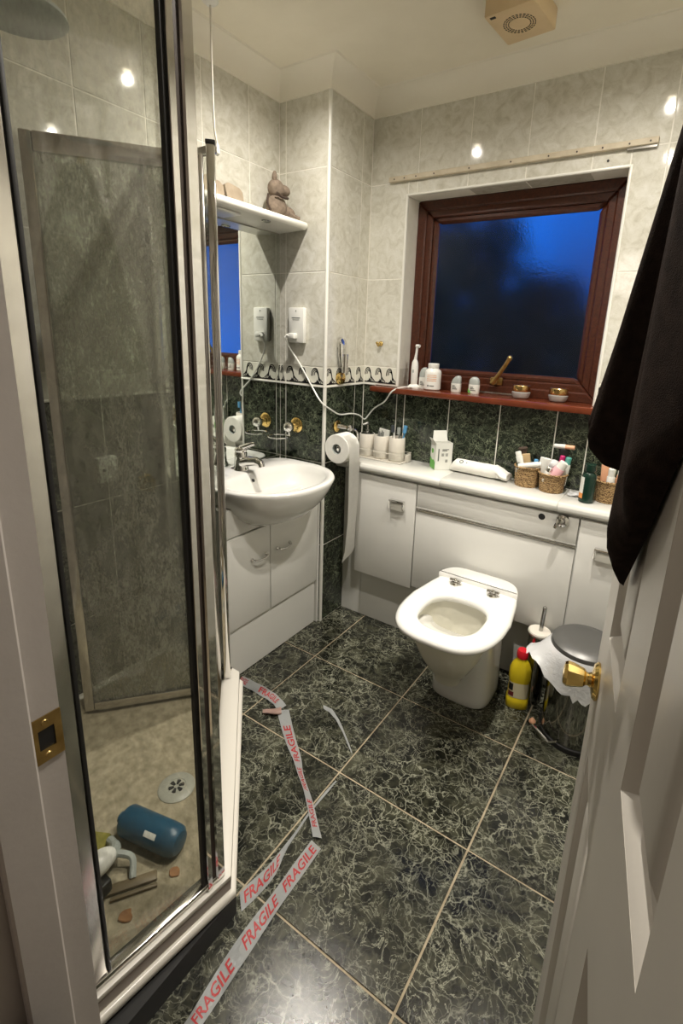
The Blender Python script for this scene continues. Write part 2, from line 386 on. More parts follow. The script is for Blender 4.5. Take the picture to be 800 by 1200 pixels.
def split(rect, h):
    u0, u1, v0, v1 = rect; a0, a1, b0, b1 = h
    if u1 <= a0 or u0 >= a1 or v1 <= b0 or v0 >= b1: return [rect]
    out = []
    if u0 < a0: out.append((u0, a0, v0, v1))
    if u1 > a1: out.append((a1, u1, v0, v1))
    m0, m1 = max(u0, a0), min(u1, a1)
    if v0 < b0: out.append((m0, m1, v0, b0))
    if v1 > b1: out.append((m0, m1, b1, v1))
    return out
WAVE = {}
def wave_mesh(wd):
    key = round(wd, 3)
    if key in WAVE: return WAVE[key]
    bm = bmesh.new(); hgt = (LIST[1]-LIST[0])-.006; n = max(1, round(wd/.052)); p = (wd-.004)/n
    strokes = []
    for k in range(3):
        f = k/2
        strokes.append(([(.02+.22*f, .50+.05*f), (.05+.21*f, .76-.05*f), (.20+.17*f, .94-.17*f), (.42+.06*f, .92-.24*f), (.54+.01*f, .66-.17*f), (.62-.05*f, .38-.10*f), (.95-.38*f, .10)], .036 if k == 0 else .028))
    def ribbon(pts, wdt, ox):
        q = catmull([(x, y, 0) for x, y in pts], 4); prev = None
        for i, c in enumerate(q):
            t = (q[min(i+1, len(q)-1)]-q[max(i-1, 0)]).normalized(); nn = Vector((-t.y, t.x, 0))
            pr = [bm.verts.new(((ox+(c.x+s_*nn.x*wdt)*p), (c.y+s_*nn.y*wdt)*hgt, .0003)) for s_ in (-1, 1)]
            if prev: bm.faces.new((prev[0], pr[0], pr[1], prev[1]))
            prev = pr
    for i in range(n):
        ox = -wd/2+.002+i*p
        for pts, wdt in strokes: ribbon(pts, wdt, ox)
        bm.faces.new([bm.verts.new((ox+x*p, y*hgt, .0003)) for x, y in [(.0, .0), (1, .0), (.98, .07), (.66, .10), (.52, .22), (.44, .30), (.38, .16), (.2, .07), (.0, .10)]])
    for v in bm.verts: v.co = Vector((v.co.x*S, (v.co.y-hgt/2)*S, v.co.z*S))
    bmesh.ops.recalc_face_normals(bm, faces=bm.faces[:])
    me = bpy.data.meshes.new('wave_motif'); bm.to_mesh(me); bm.free(); me.materials.append(M['wave']); WAVE[key] = me; return me
def tile_wall(parent, O, U, cols, holes=(), plain_below=-9, dark=True):
    V = (0, 0, 1)
    for u0, u1 in zip(cols, cols[1:]):
        for rows, mt in ((ROWS, M['tile_dark'] if dark else M['tile_light']), (UROWS, M['tile_light'])):
            for v0, v1 in zip(rows, rows[1:]):
                rs = [(u0, u1, v0, v1)]
                for h in holes: rs = [q for r in rs for q in split(r, h)]
                for r in rs: put_tile(parent, O, U, V, r, mt)
        rs = [(u0, u1, *LIST)]
        for h in holes: rs = [q for r in rs for q in split(r, h)]
        for r in rs:
            o = put_tile(parent, O, U, V, r, M['listello'] if r[0] >= plain_below else M['tile_light'], 'border_tile')
            if o and r[1]-r[0] > .02 and r[0] >= plain_below:
                wv = bpy.data.objects.new('wave_motif', wave_mesh(r[1]-r[0]-.003)); COL.objects.link(wv); wv.parent = o

# floor
floor = slab('floor', -1.6, .9, -1.0, YB+.15, -.05, -T*.35, M['grout_floor'])
FX = [XL, -.849, -.531, -.212, .107, XR]; FY = [YN-.09, .180, .487, .790, 1.099, 1.408, YB]
for u0, u1 in zip(FX, FX[1:]):
    for v0, v1 in zip(FY, FY[1:]):
        put_tile(floor, (0, 0, 0), (1, 0, 0), (0, 1, 0), (u0, u1, v0, v1), M['tile_floor'], 'floor_tile', .0021)
# ceiling and coving
slab('ceiling', -1.6, .9, -1.0, YB+.15, ZC, ZC+.05, M['ceiling'])
def coving(name, p0, p1, n, m0=0, m1=0):
    # cavetto strip along p0-p1, n points into the room; m0/m1 = +1 outside mitre, -1 inside mitre
    d = (Vector(p1)-Vector(p0)).normalized(); n = Vector(n); r = .056; prof = [(0, ZC), (0, ZC-r), (.004, ZC-r)]
    for k in range(9):
        a = PI/2*k/8; prof.append((r-(r-.006)*math.cos(a), ZC-r+(r-.004)*math.sin(a)))
    prof += [(r, ZC-.003), (r+.003, ZC)]
    rings = [[Vector((*(Vector(p).xy), 0))+n*q[0]+d*(q[0]*m*sg)+Vector((0, 0, q[1])) for q in prof] for p, m, sg in ((p0, m0, -1), (p1, m1, 1))]
    b = MB(); b.loft(rings); return struct(b.build(name, M['coving'], smooth=25, origin=(0, 0, 0)))
coving('trim_1', (XL, YN, 0), (XL, YP, 0), (1, 0, 0), -1, -1)
coving('trim_2', (XL, YP, 0), (XP, YP, 0), (0, -1, 0), -1, 1)
coving('trim_3', (XP, YP, 0), (XP, YB, 0), (1, 0, 0), 1, -1)
coving('trim_4', (XP, YB, 0), (XR, YB, 0), (0, -1, 0), -1, -1)
coving('trim_5', (XR, YB, 0), (XR, YN, 0), (-1, 0, 0), -1, -1)
# walls (the slab is the grout bed, tiles sit proud of it)
g = .0009
b = MB(); x0, x1, z0, z1 = WIN; Y0, Y1 = YB+g, YB+.14
b.box(-1.3, x0, Y0, Y1, 0, ZC); b.box(x1, .9, Y0, Y1, 0, ZC); b.box(x0, x1, Y0, Y1, 0, z0-.02); b.box(x0, x1, Y0, Y1, z1, ZC)
wall_back = struct(b.build('wall_back', M['grout_wall'], smooth=0, origin=(0, 0, 0)))
tile_wall(wall_back, (0, YB, 0), (1, 0, 0), COLS_X, [(WIN[0], WIN[1], WIN[2]-.015, WIN[3])])
wall_left = slab('wall_left', XL-.1, XL-g, YN-.12, YB+.1, 0, ZC, M['grout_wall'])
tile_wall(wall_left, (XL, 0, 0), (0, 1, 0), [YN, .315, .480, .645, .810, .975, 1.140, YP], plain_below=.8)
wall_pier = slab('wall_pier', XL-g, XP-g, YP+g, YB+g, 0, ZC, M['grout_wall'])
tile_wall(wall_pier, (0, YP, 0), (1, 0, 0), [XL, -1.122, XP])
tile_wall(wall_pier, (XP, 0, 0), (0, 1, 0), [YP, 1.438, YB])
wall_right = slab('wall_right', XR+g, XR+.1, YN-.12, YB+.1, 0, ZC, M['grout_wall'])
tile_wall(wall_right, (XR, 0, 0), (0, -1, 0), [-YB, -1.328, -1.163, -.998, -.833, -.668, -.503, -.338, -YN], plain_below=9, dark=False)
# doorway wall: opening from DXL to DXR
DXL, DXR, DZ = -.404, .040, 1.515
b = MB(); b.box(XL-.1, DXL-.018, .075, YN, 0, ZC); b.box(DXR+.018, XR+.1, .075, YN, 0, ZC); b.box(DXL-.018, DXR+.018, .075, YN, DZ+.018, ZC)
struct(b.build('wall_near', M['plaster'], smooth=0, origin=(0, 0, 0)))
# hall outside the doorway
slab('wall_hall_left', -.95, -.90, -1.0, .075, 0, ZC, M['plaster'])
slab('wall_hall_right', .30, .35, -1.0, .075, 0, ZC, M['plaster'])
slab('wall_hall_back', -.95, .35, -1.05, -1.0, 0, ZC, M['plaster'])
# white corner trims on the pier and between border and dark tiles
b = MB(); b.tube([(XP-.0035, YP+.0035, 0), (XP-.0035, YP+.0035, ZC-.056)], .0062, 12); struct(b.build('trim_6', M['trim_white'], origin=(0, 0, 0)))
def rail(name, x0, x1, y0, y1):
    b = MB(); b.box(x0, x1, y0, y1, .8345, .8400, .0012, 1); struct(b.build(name, M['trim_white'], origin=(0, 0, 0)))
rail('trim_7', XL, XP, YP-.004, YP); rail('trim_8', XP, XP+.004, YP, YB); rail('trim_9', XP, WIN[0]-.085, YB-.004, YB); rail('trim_10', XL, XL+.004, YN, YP)
# window reveal: tile lining and white quadrant edge
YW = 1.566
for nm, O, U, V, ul, vl in (('left', (WIN[0], 0, 0), (0, 1, 0), (0, 0, 1), (YB, YW), [.836, .898, 1.184, WIN[3]]), ('right', (WIN[1], 0, 0), (0, -1, 0), (0, 0, 1), (-YW, -YB), [.836, .898, 1.184, WIN[3]])):
    for v0, v1 in zip(vl, vl[1:]): put_tile(wall_back, O, U, V, (*ul, v0, v1), M['tile_light'])
xs = [WIN[0], -.789, -.626, -.459, -.292, WIN[1]]
for u0, u1 in zip(xs, xs[1:]): put_tile(wall_back, (0, 0, WIN[3]), (1, 0, 0), (0, -1, 0), (u0, u1, -YW, -YB), M['tile_light'])
b = MB(); e = .0028; b.tube([(WIN[0]-e, YB+e, WIN[2]), (WIN[0]-e, YB+e, WIN[3]+e), (WIN[1]+e, YB+e, WIN[3]+e), (WIN[1]+e, YB+e, WIN[2])], .006, 10); struct(b.build('trim_11', M['trim_white'], origin=(0, 0, 0)))

# ---------------------------------------------------------------- window
win = sempty('window_1', ((WIN[0]+WIN[1])/2, 1.585, WIN[2]))
def ring_frame(name, x0, x1, z0, z1, wd, y0, y1, mat, parent, bev=.004):
    b = MB()
    def bar(p, q, r, s_):  # four corners in xz, mitred prism along y
        b.prism([p, q, r, s_], y0, y1, bev, 1, Matrix(((1, 0, 0, 0), (0, 0, 1, 0), (0, 1, 0, 0), (0, 0, 0, 1))))
    o = [(x0, z0), (x1, z0), (x1, z1), (x0, z1)]; i = [(x0+wd, z0+wd), (x1-wd, z0+wd), (x1-wd, z1-wd), (x0+wd, z1-wd)]
    for k in range(4): bar(o[k], o[(k+1) % 4], i[(k+1) % 4], i[k])
    return b.build(name, mat, parent, smooth=20)
ring_frame('window_frame', WIN[0], WIN[1], WIN[2]-.004, WIN[3], .031, YW, 1.62, M['wood'], win)
sash = ring_frame('sash', WIN[0]+.026, WIN[1]-.026, WIN[2]+.022, WIN[3]-.026, .026, YW+.008, 1.612, M['wood'], win)
ring_frame('sash_bead', WIN[0]+.046, WIN[1]-.046, WIN[2]+.042, WIN[3]-.046, .024, YW+.016, 1.605, M['wood'], win, .008)
b = MB(); b.box(WIN[0]+.06, WIN[1]-.06, 1.592, 1.596, WIN[2]+.056, WIN[3]-.06); b.build('pane', M['window_glass'], win, smooth=0)
b = MB(); hx, hy, hz = -.505, YW+.006, .876
b.box(hx-.020, hx+.020, hy-.006, hy+.002, hz-.012, hz+.012, .003); b.cyl((hx, hy, hz), (hx, hy-.028, hz), .011, .009, 16)
b.tube([(hx-.006, hy-.022, hz-.006), (hx+.012, hy-.027, hz+.02), (hx+.034, hy-.034, hz+.055), (hx+.044, hy-.036, hz+.073)], [.009, .007, .006, .0065], 10); b.ball((hx+.045, hy-.036, hz+.075), .0085)
b.build('window_handle', M['brass_old'], win)
b = MB(); b.box(hx-.065, hx+.075, YW-.012, YW+.004, WIN[2]-.002, WIN[2]+.006, .002, 1); b.build('drip_strip', M['steel'], win)
b = MB(); b.prism([(-.905, 1.449), (-.165, 1.449), (-.165, YB), (WIN[1], YB), (WIN[1], YW), (WIN[0], YW), (WIN[0], YB), (-.905, YB)], .816, .835, .004, 2)
struct(b.build('trim_12', M['sill_wood'], smooth=30, origin=(0, 0, 0)))['label'] = 'red varnished wooden window sill board'

# ---------------------------------------------------------------- door (hung on the right jamb, open into the room)
door = sempty('door_1', (DXR-.004, .134, 0))
EX = Vector((math.sin(math.radians(-9)), math.cos(math.radians(-9)), 0)); NX = Vector((-EX.y, EX.x, 0)); LD = Vector((-.031, .559, 0))
DM = Matrix(((EX.x, NX.x, 0, LD.x), (EX.y, NX.y, 0, LD.y), (0, 0, 1, 0), (0, 0, 0, 1)))      # (s from leading edge, out from face, z)
def D(s, n, z): return LD+EX*s+NX*n+Vector((0, 0, z))
DW, DT = -.430, .028
SP = [(-.178, -.066), (-.364, -.252)]; ZP = [(.17, .586), (.725, 1.16), (1.235, 1.42)]
b = MB()
for s0, s1 in ((SP[0][1], 0), (SP[1][1], SP[0][0]), (DW, SP[1][0])): b.box(s0, s1, -DT, 0, .006, 1.505)
for s0, s1 in SP:
    zz = [.006]+[q for z in ZP for q in z]+[1.505]
    for k in range(0, len(zz), 2): b.box(s0, s1, -DT, 0, zz[k], zz[k+1])
b.xf(DM); leaf = b.build('door_leaf', M['door_paint'], door, smooth=20)
for s0, s1 in SP:
    for z0, z1 in ZP:
        b = MB(); rg = []
        for ins, dep in ((0, -.0002), (.003, -.002), (.010, -.0085), (.016, -.0095), (.021, -.0095), (.030, -.0035), (.034, -.0025)):
            rg.append([(s0+ins, dep, z0+ins), (s1-ins, dep, z0+ins), (s1-ins, dep, z1-ins), (s0+ins, dep, z1-ins)])
        b.loft(rg, False, True)
        rg = [[(s0, -.016, z0), (s1, -.016, z0), (s1, -.016, z1), (s0, -.016, z1)]]; b.loft([rg[0], [(p[0], -.0135, p[2]) for p in rg[0]]])
        b.xf(DM); b.build('door_panel', M['door_paint'], leaf, smooth=20, recalc=True)
kz, ks = .656, -.040
b = MB(); ax = NX; c0 = D(ks, 0, kz)
b.lathe([(.0195, 0), (.020, .002), (.017, .005), (.008, .007), (.0065, .010), (.0072, .013)], c0, ax, 28)
o8 = []
for r, z in ((.0080, .0125), (.0098, .0145), (.0128, .0255), (.0132, .0305), (.0115, .0335), (.008, .0345)): o8.append((r, z))
b.lathe(o8, c0, ax, 10); b.build('door_knob', M['brass'], door, smooth=22)
b = MB(); c1 = D(ks, -DT, kz); b.lathe([(.022, 0), (.019, .006), (.0085, .012), (.0085, .02), (.0195, .03), (.0195, .045), (.013, .055)], c1, -ax, 16); b.build('door_knob', M['brass'], door)
b = MB(); ht = D(-.115, 0, 1.285); b.box(-.008, .008, 0, .004, -.02, .02, .0015, 1); b.tube([(0, .003, .008), (0, .016, .006), (0, .021, .016)], .0035, 8); b.xf(Matrix.Translation(ht) @ DM.to_3x3().to_4x4()); b.build('coat_hook', M['brass'], door)
# lining, stop and strike
b = MB(); b.box(DXL-.018, DXL, .070, YN+.001, 0, DZ+.018); b.box(DXR, DXR+.018, .070, YN+.001, 0, DZ+.018); b.box(DXL, DXR, .070, YN+.001, DZ, DZ+.018)
b.box(DXL, DXL+.010, .106, .141, 0, DZ, .002, 1); b.box(DXR-.010, DXR, .072, .125, 0, DZ, .002, 1); b.box(DXL, DXR, .072, .131, DZ-.010, DZ, .002, 1)
struct(b.build('trim_13', M['jamb_paint'], smooth=30, origin=(0, 0, 0)))
b = MB()
b.box(DXL-.055, DXL-.004, .058, .075, 0, DZ+.055, .004); b.box(DXR+.004, DXR+.055, .058, .075, 0, DZ+.055, .004); b.box(DXL-.055, DXR+.055, .058, .075, DZ+.004, DZ+.055, .004)
struct(b.build('trim_14', M['jamb_paint'], smooth=30, origin=(0, 0, 0)))
st = thing('strike_plate', 'worn brass strike plate let into the white door jamb', 'strike plate', (DXL, .148, .659))
b = MB(); zc = .659
b.box(DXL-.001, DXL+.0012, .1415, .166, zc-.022, zc-.010, 0); b.box(DXL-.001, DXL+.0012, .1415, .166, zc+.010, zc+.022, 0); b.box(DXL-.001, DXL+.0012, .1415, .147, zc-.010, zc+.010, 0); b.box(DXL-.001, DXL+.0012, .160, .166, zc-.010, zc+.010, 0)
b.build('plate', M['brass_old'], st)
b = MB(); b.box(DXL-.0010, DXL+.0003, .147, .160, zc-.010, zc+.010); b.build('latch_hole', M['black'], st)
for q in (-.016, .016):
    b = MB(); b.lathe([(.003, 0), (.0025, .001)], (DXL+.0012, .153, zc+q), (1, 0, 0), 10); b.build('screw', M['brass_old'], st)

# ---------------------------------------------------------------- ceiling lamps and fan
for i, (lx, ly) in enumerate(LAMPS):
    t = thing('ceiling_downlight', ('lit round recessed downlight in the ceiling above the basin', 'lit round recessed downlight in the ceiling in front of the window', 'lit round recessed downlight in the ceiling just inside the door')[i], 'ceiling lamp', (lx, ly, ZC))
    b = MB(); b.lathe([(.0128, -.004), (.016, -.006), (.022, -.005), (.026, -.001), (.026, .002)], (lx, ly, ZC), seg=28, cap0=False, cap1=False); b.build('lamp_ring', M['brass'], t)
    b = MB(); b.lathe([(.0130, -.0035), (.010, -.0030), (.002, -.0025)], (lx, ly, ZC), seg=24); b.build('lamp_lens', M['lens'], t)
    for nm, wt_, ang in (('downlight_spill', SPILL_W, 165), ('downlight_beam', BEAM_W, 88)):
        L = bpy.data.lights.new(nm, 'SPOT'); L.energy = wt_; L.color = (1, .932, .835); L.spot_size = math.radians(ang); L.spot_blend = 1.0; L.shadow_soft_size = .013
        lo = bpy.data.objects.new(nm, L); COL.objects.link(lo); lo.parent = t; lo.location = (0, 0, -.035)
L = bpy.data.lights.new('hall_fill', 'POINT'); L.energy = HALL_W; L.color = (1, .88, .80); L.shadow_soft_size = .16  # soft fill added from the hall side, no lamp known there
lo = bpy.data.objects.new('hall_fill', L); COL.objects.link(lo); lo.location = Vector((-.36, -.55, 1.42))*S
fz = ZC-.042; fc = Vector((-.433, 1.253, 0)); fm = Matrix.Translation(fc) @ Matrix.Rotation(math.radians(-6), 4, 'Z')
fan = thing('extractor_fan', 'square yellowed plastic extractor fan box on the ceiling', 'extractor fan', (fc.x, fc.y, fz))
b = MB(); b.box(-.056, .056, -.064, .064, fz, ZC, .004); b.xf(fm); b.build('fan_cover', M['cream_plastic'], fan)
b = MB()
for r0, r1 in ((.0225, .0245), (.0275, .0295), (.0325, .0345)):
    for k in range(26):
        a0 = 2*PI*k/26; a1 = a0+2*PI/26*.62
        b.prism([(r*math.cos(a), r*math.sin(a)-.004) for r, a in ((r0, a0), (r1, a0), (r1, a1), (r0, a1))], fz-.0006, fz+.0005)
b.xf(fm); b.build('vent_slots', M['black'], fan, smooth=0)
b = MB(); b.lathe([(.021, -.0015), (.018, -.0035), (.003, -.004)], (0, -.004, fz+.001), seg=28); b.xf(fm); b.build('fan_hub', M['cream_plastic'], fan)
b = MB(); b.box(-.045, -.033, -.058, -.051, fz-.0008, fz+.0005); b.xf(fm); b.build('fan_slot', M['black'], fan)
# stripped curtain batten above the window
bt = thing('curtain_batten', 'long thin beige wooden batten on the tiles above the window', 'curtain batten', (-.515, YB-.006, 1.47))
b = MB(); b.box(-.885, -.148, YB-.013, YB-.0004, 1.470, 1.4845, .0012, 1); b.build('batten', noisy('bare_beige_wood', (.52, .45, .33), (.62, .55, .42), 30, .6), bt)
for x in (-.865, -.83, -.79, -.73, -.62, -.50, -.40, -.33, -.27, -.21, -.165):
    b = MB(); b.cyl((x, YB-.0145, 1.4765), (x, YB-.012, 1.4765), .0022, .0022, 8); b.build('screw_head', M['rubber_brown'], bt)
b = MB(); b.box(-.215, -.150, YB-.008, YB-.0006, 1.464, 1.470); b.build('bracket', M['chrome_dull'], bt)
b = MB(); b.cyl((-.255, YB-.002, 1.449), (-.255, YB, 1.449), .003, .003, 10); tag(b.build('wall_plug', M['black']), 'small dark drilled hole plug under the beige batten', 'wall plug')

# ---------------------------------------------------------------- shower enclosure
TI = .045
PA, PB, PC = Vector((-.530, .425, 0)), Vector((-.905, .788, 0)), Vector((XL+.004, .800, 0))
def tray_poly(o, back=0): # outline grown by o from the glass line
    k = o*.414; q = max(0, -o-.012)*1.2
    return [(XL+q, YN+q), (PA.x+o-.036, YN+q), (PA.x+o, PA.y+k*1.0+.006), (PB.x+k*1.0+o*.30, PB.y+o+.012), (XL+q, PB.y+o+.012)]
tray = thing('shower_tray', 'sandy five-sided shower tray with white rim under glass enclosure', 'shower tray', (-.83, .49, 0))
def poly_ring(poly, z): return [Vector((x, y, z)) for x, y in poly]
b = MB(); b.loft([poly_ring(tray_poly(.024), .048), poly_ring(tray_poly(.026), .050), poly_ring(tray_poly(.026), .061), poly_ring(tray_poly(.023), .064), poly_ring(tray_poly(.0175), .064), poly_ring(tray_poly(.0175), .086), poly_ring(tray_poly(.019), .088), poly_ring(tray_poly(.018), .094), poly_ring(tray_poly(.012), .096), poly_ring(tray_poly(-.012), .096), poly_ring(tray_poly(-.020), .086)], False, False)
b.build('tray_rim', M['tray_rim'], tray, smooth=50)
b = MB(); b.loft([poly_ring(tray_poly(.0178), .0655), poly_ring(tray_poly(.0178), .0855)], False, False); b.build('rim_groove', M['taupe'], tray, smooth=0)
b = MB(); b.loft([poly_ring(tray_poly(-.020), .0862), poly_ring(tray_poly(-.028), .052), poly_ring(tray_poly(-.040), TI+.0005)], False, True); b.build('tray_floor', M['sand'], tray, smooth=50)
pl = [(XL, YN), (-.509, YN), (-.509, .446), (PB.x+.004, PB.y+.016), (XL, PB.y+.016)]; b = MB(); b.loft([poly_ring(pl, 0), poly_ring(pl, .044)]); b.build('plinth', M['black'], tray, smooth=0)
dr = (-.769, .520, TI)
b = MB(); b.lathe([(.038, 0), (.038, .002), (.034, .0045), (.020, .0048), (.019, .0036), (.002, .0036)], dr); dn = b.build('drain', M['drain_grey'], tray)
b = MB()
for k in range(6):
    a = 2*PI*k/6; ca, sa = math.cos(a), math.sin(a)
    b.prism([(dr[0]+r*ca-q*sa, dr[1]+r*sa+q*ca) for r, q in ((.005, -.0018), (.015, -.0042), (.0165, 0), (.015, .0042), (.005, .0018))], TI+.0038, TI+.0052)
b.build('drain_slot', M['black'], dn, smooth=0)
enc = thing('shower_enclosure', 'chrome framed glass shower enclosure in the left corner by the doorway', 'shower enclosure', (PA.x, PA.y, .096))
ZT, Z0 = 1.375, .0965
SHR = Matrix.Translation((PA.x, PA.y, 0)) @ Matrix.Rotation(math.atan2(-.034, .26), 4, 'Z') @ Matrix.Translation((-PA.x, -PA.y, 0))
def post(name, c, wx, wy, z0, z1, mat, ang=0, bev=.003, par=enc):
    b = MB(); b.box(-wx/2, wx/2, -wy/2, wy/2, z0, z1, bev); b.xf(Matrix.Translation(Vector((c[0], c[1], 0))) @ Matrix.Rotation(ang, 4, 'Z')); return b.build(name, mat, par)
A45 = math.atan2(PB.y-PA.y, PB.x-PA.x)
post('wall_profile', (PA.x-.030, .205), .020, .078, Z0, ZT, M['chrome_dull'])
post('glass_seal', (PA.x-.023, .2465), .008, .005, Z0, ZT, M['black'], bev=.001)
def postbox(nm, x0, x1, y0, y1, mat, bev):
    b = MB(); b.box(x0, x1, y0, y1, Z0, ZT, bev, 1); b.build(nm, mat, enc)
postbox('glass_seal', PA.x-.004, PA.x+.0045, .3940, .3990, M['black'], .0008)
postbox('corner_post', PA.x-.010, PA.x+.0095, .3985, .4080, M['chrome'], .0008)
postbox('post_seal', PA.x-.008, PA.x+.0055, .4070, .4175, M['rubber_brown'], .0005)
postbox('corner_post', PA.x-.012, PA.x+.0105, .4165, .4345, M['chrome'], .0022)
b = MB(); b.box(PA.x-.010, PA.x+.010, .167, .43, Z0, Z0+.012, .003); b.xf(SHR); b.build('bottom_rail', M['chrome_dull'], enc)
b = MB(); b.box(PA.x-.010, PA.x+.010, .167, .43, ZT-.016, ZT, .003); b.xf(SHR); b.build('top_rail', M['chrome_dull'], enc)
b = MB(); b.box(PA.x-.002, PA.x+.002, .22, .400, Z0+.008, ZT-.01); b.xf(SHR); b.build('fixed_pane', M['pane'], enc, smooth=0)
post('hinge_post', (PB.x+.004, PB.y-.004), .022, .018, Z0, ZT-.006, M['chrome'], A45)
post('hinge_cap', (PB.x+.004, PB.y-.004), .024, .020, ZT-.006, ZT+.002, M['black'], A45, .002)
post('post_seal', (PB.x-.010, PB.y+.003), .008, .008, Z0, ZT-.006, M['rubber_brown'], A45, .001)
post('wall_profile', (XL+.010, PC.y), .020, .020, Z0, ZT, M['chrome_dull'])
b = MB(); b.box(XL+.01, PB.x-.008, PC.y-.002, PC.y+.002, Z0, ZT-.01); b.build('side_pane', M['pane'], enc, smooth=0)
for zz in ((Z0, Z0+.012), (ZT-.016, ZT)):
    b = MB(); b.box(XL+.01, PB.x-.004, PC.y-.009, PC.y+.009, *zz, .003); b.build('side_rail', M['chrome_dull'], enc)
# swung-in glass door hinged on the far post
DA = Vector((-1.128, .522, 0)); DB = Vector((-.915, .776, 0)); dd = (DB-DA); dl = dd.length; da = math.atan2(dd.y, dd.x)
SM = Matrix.Translation(DA) @ Matrix.Rotation(da, 4, 'Z'); sd = None
dz0, dz1 = .058, 1.352
b = MB(); b.box(.006, dl-.006, -.0018, .0018, dz0+.01, dz1-.01); b.xf(SM); sd = b.build('shower_door', M['pane_stained'], enc, smooth=0)
for nm, x0, x1, z0, z1 in (('door_stile', 0, .022, dz0, dz1), ('door_stile', dl-.022, dl, dz0, dz1), ('door_rail', .022, dl-.022, dz1-.036, dz1), ('door_rail', .022, dl-.022, dz0, dz0+.022)):
    b = MB(); b.box(x0, x1, -.008, .008, z0, z1, .003); b.xf(SM); b.build(nm, M['chrome_dull'], sd)
# things in the shower
hd = thing('overhead_shower', 'large round grey shower head high inside the shower', 'shower head', (-.95, .44, 1.47))
b = MB(); hc = (-.945, .452, 1.452); b.lathe([(.002, .0), (.066, .0), (.072, .004), (.070, .010), (.040, .018), (.014, .026), (.012, .036)], hc, (0, 0, 1), 36); b.build('spray_plate', M['grey_plastic'], hd)
b = MB(); b.tube([(hc[0], hc[1], 1.485), (hc[0]-.01, hc[1]-.005, 1.50), (-1.06, .42, 1.512), (XL, .40, 1.515)], .009, 12); b.lathe([(.022, 0), (.02, .006), (.01, .01)], (XL, .40, 1.515), (1, 0, 0), 20); b.build('shower_arm', M['chrome_dull'], hd)
bx = thing('soap_dispenser', 'small white square box on the dark shower wall tiles', 'soap dispenser', (XL, .640, .635))
b = MB(); b.box(XL, XL+.020, .614, .662, .632, .694, .003); b.build('housing', M['white_plastic'], bx)
b = MB(); b.lathe([(.0045, 0), (.004, .002)], (XL+.020, .626, .664), (1, 0, 0), 12); b.build('button', M['black'], bx)
bb = thing('blue_bottle', 'large blue bottle lying on its side in the shower tray', 'bottle', (-.70, .43, TI))
a0, a1 = Vector((-.770, .405, TI+.028)), Vector((-.640, .436, TI+.028)); ax = (a1-a0).normalized()
b = MB(); b.lathe([(.017, 0), (.024, .003), (.0275, .009), (.0275, .110), (.026, .122), (.020, .129), (.012, .131)], a0, ax, 32); b.build('bottle_body', M['bottle_blue'], bb)
b = MB(); q = ax.cross(Vector((0, 0, 1))).normalized(); cc = a0+ax*.078
mr = Matrix((ax, -q, Vector((0, 0, 1)))).transposed()
for ang, w0, w1, mt, nm in ((38, -.012, .014, 'card', 'price_label'),):
    rows = []
    for k in range(5):
        th = math.radians(ang+k*5); rows.append([cc+ax*u+(q*math.sin(th)*1+Vector((0, 0, 1))*math.cos(th))*.0279 for u in (w0, w1)])
    b.sheet(rows); b.build(nm, M[mt], bb)
b = MB(); b.lathe([(.010, 0), (.010, .010), (.008, .011)], a0-ax*.010, ax, 16); b.build('bottle_cap', M['bottle_blue'], bb)
sq = thing('shower_squeegee', 'grey handled squeegee with white rounded grip beside the blue bottle', 'squeegee', (-.735, .335, TI))
b = MB(); b.tube(catmull([(-.768, .372, TI+.010), (-.748, .368, TI+.018), (-.725, .355, TI+.030), (-.712, .318, TI+.038)], 5), [.008]*6+[.010]*6+[.012]*4, 10); b.build('handle', M['grey_plastic'], sq)
b = MB(); b.ball((-.712, .318, TI+.052), .022, .034, .016); b.build('grip', M['white_plastic'], sq)
b = MB(); b.box(-.735, -.685, .290, .330, TI, TI+.030, .008); b.build('foot', M['black'], sq)
b = MB(); b.tube(catmull([(-.725, .355, TI+.030), (-.698, .372, TI+.022), (-.675, .358, TI+.006)], 5), .006, 8); b.build('blade_arm', M['grey_plastic'], sq)
b = MB(); b.box(-.045, .045, -.009, .009, 0, .006, .002); b.box(-.030, .045, -.020, -.014, 0, .005, .001); b.xf(Matrix.Translation((-.672, .350, TI+.001)) @ Matrix.Rotation(math.radians(55), 4, 'Z')); b.build('blade', M['blade_brown'], sq)
b = MB(); b.box(-.03, .03, -.018, .018, 0, .014, .006); b.xf(Matrix.Translation((-.795, .352, TI)) @ Matrix.Rotation(.5, 4, 'Z')); tag(b.build('sponge', M['olive']), 'flat olive green sponge on the sandy tray floor', 'sponge')
for (x, y, r), lb in zip(((-.632, .318, .012), (-.625, .408, .011)), ('rust brown scrap on tray floor nearest the pane', 'small orange brown scrap on tray floor beside the blue bottle')):
    b = MB(); b.prism([(x+r*random.uniform(.7, 1.1)*math.cos(2*PI*k/9), y+r*random.uniform(.6, 1.2)*math.sin(2*PI*k/9)) for k in range(9)], TI, TI+.004, .001, 1); tag(b.build('rust_scrap', M['rust']), lb, 'scrap')
pc = thing('pull_cord', 'thin cream light pull cord hanging behind the chrome shower post', 'pull cord', (-1.02, .90, ZC))
b = MB(); b.tube(catmull([(-1.02, .90, ZC), (-1.021, .90, 1.55), (-1.018, .899, 1.46), (-1.014, .902, 1.425)], 5), .0022, 8); b.build('cord', M['ivory'], pc)
b = MB(); b.lathe([(.002, 0), (.0055, -.006), (.006, -.022), (.003, -.026)], (-1.014, .902, 1.425), seg=12); b.build('cord_pull', M['white_plastic'], pc)
b = MB(); b.lathe([(.018, 0), (.018, -.012), (.010, -.018), (.002, -.019)], (-1.02, .90, ZC), seg=20); b.build('cord_switch', M['white_plastic'], pc)

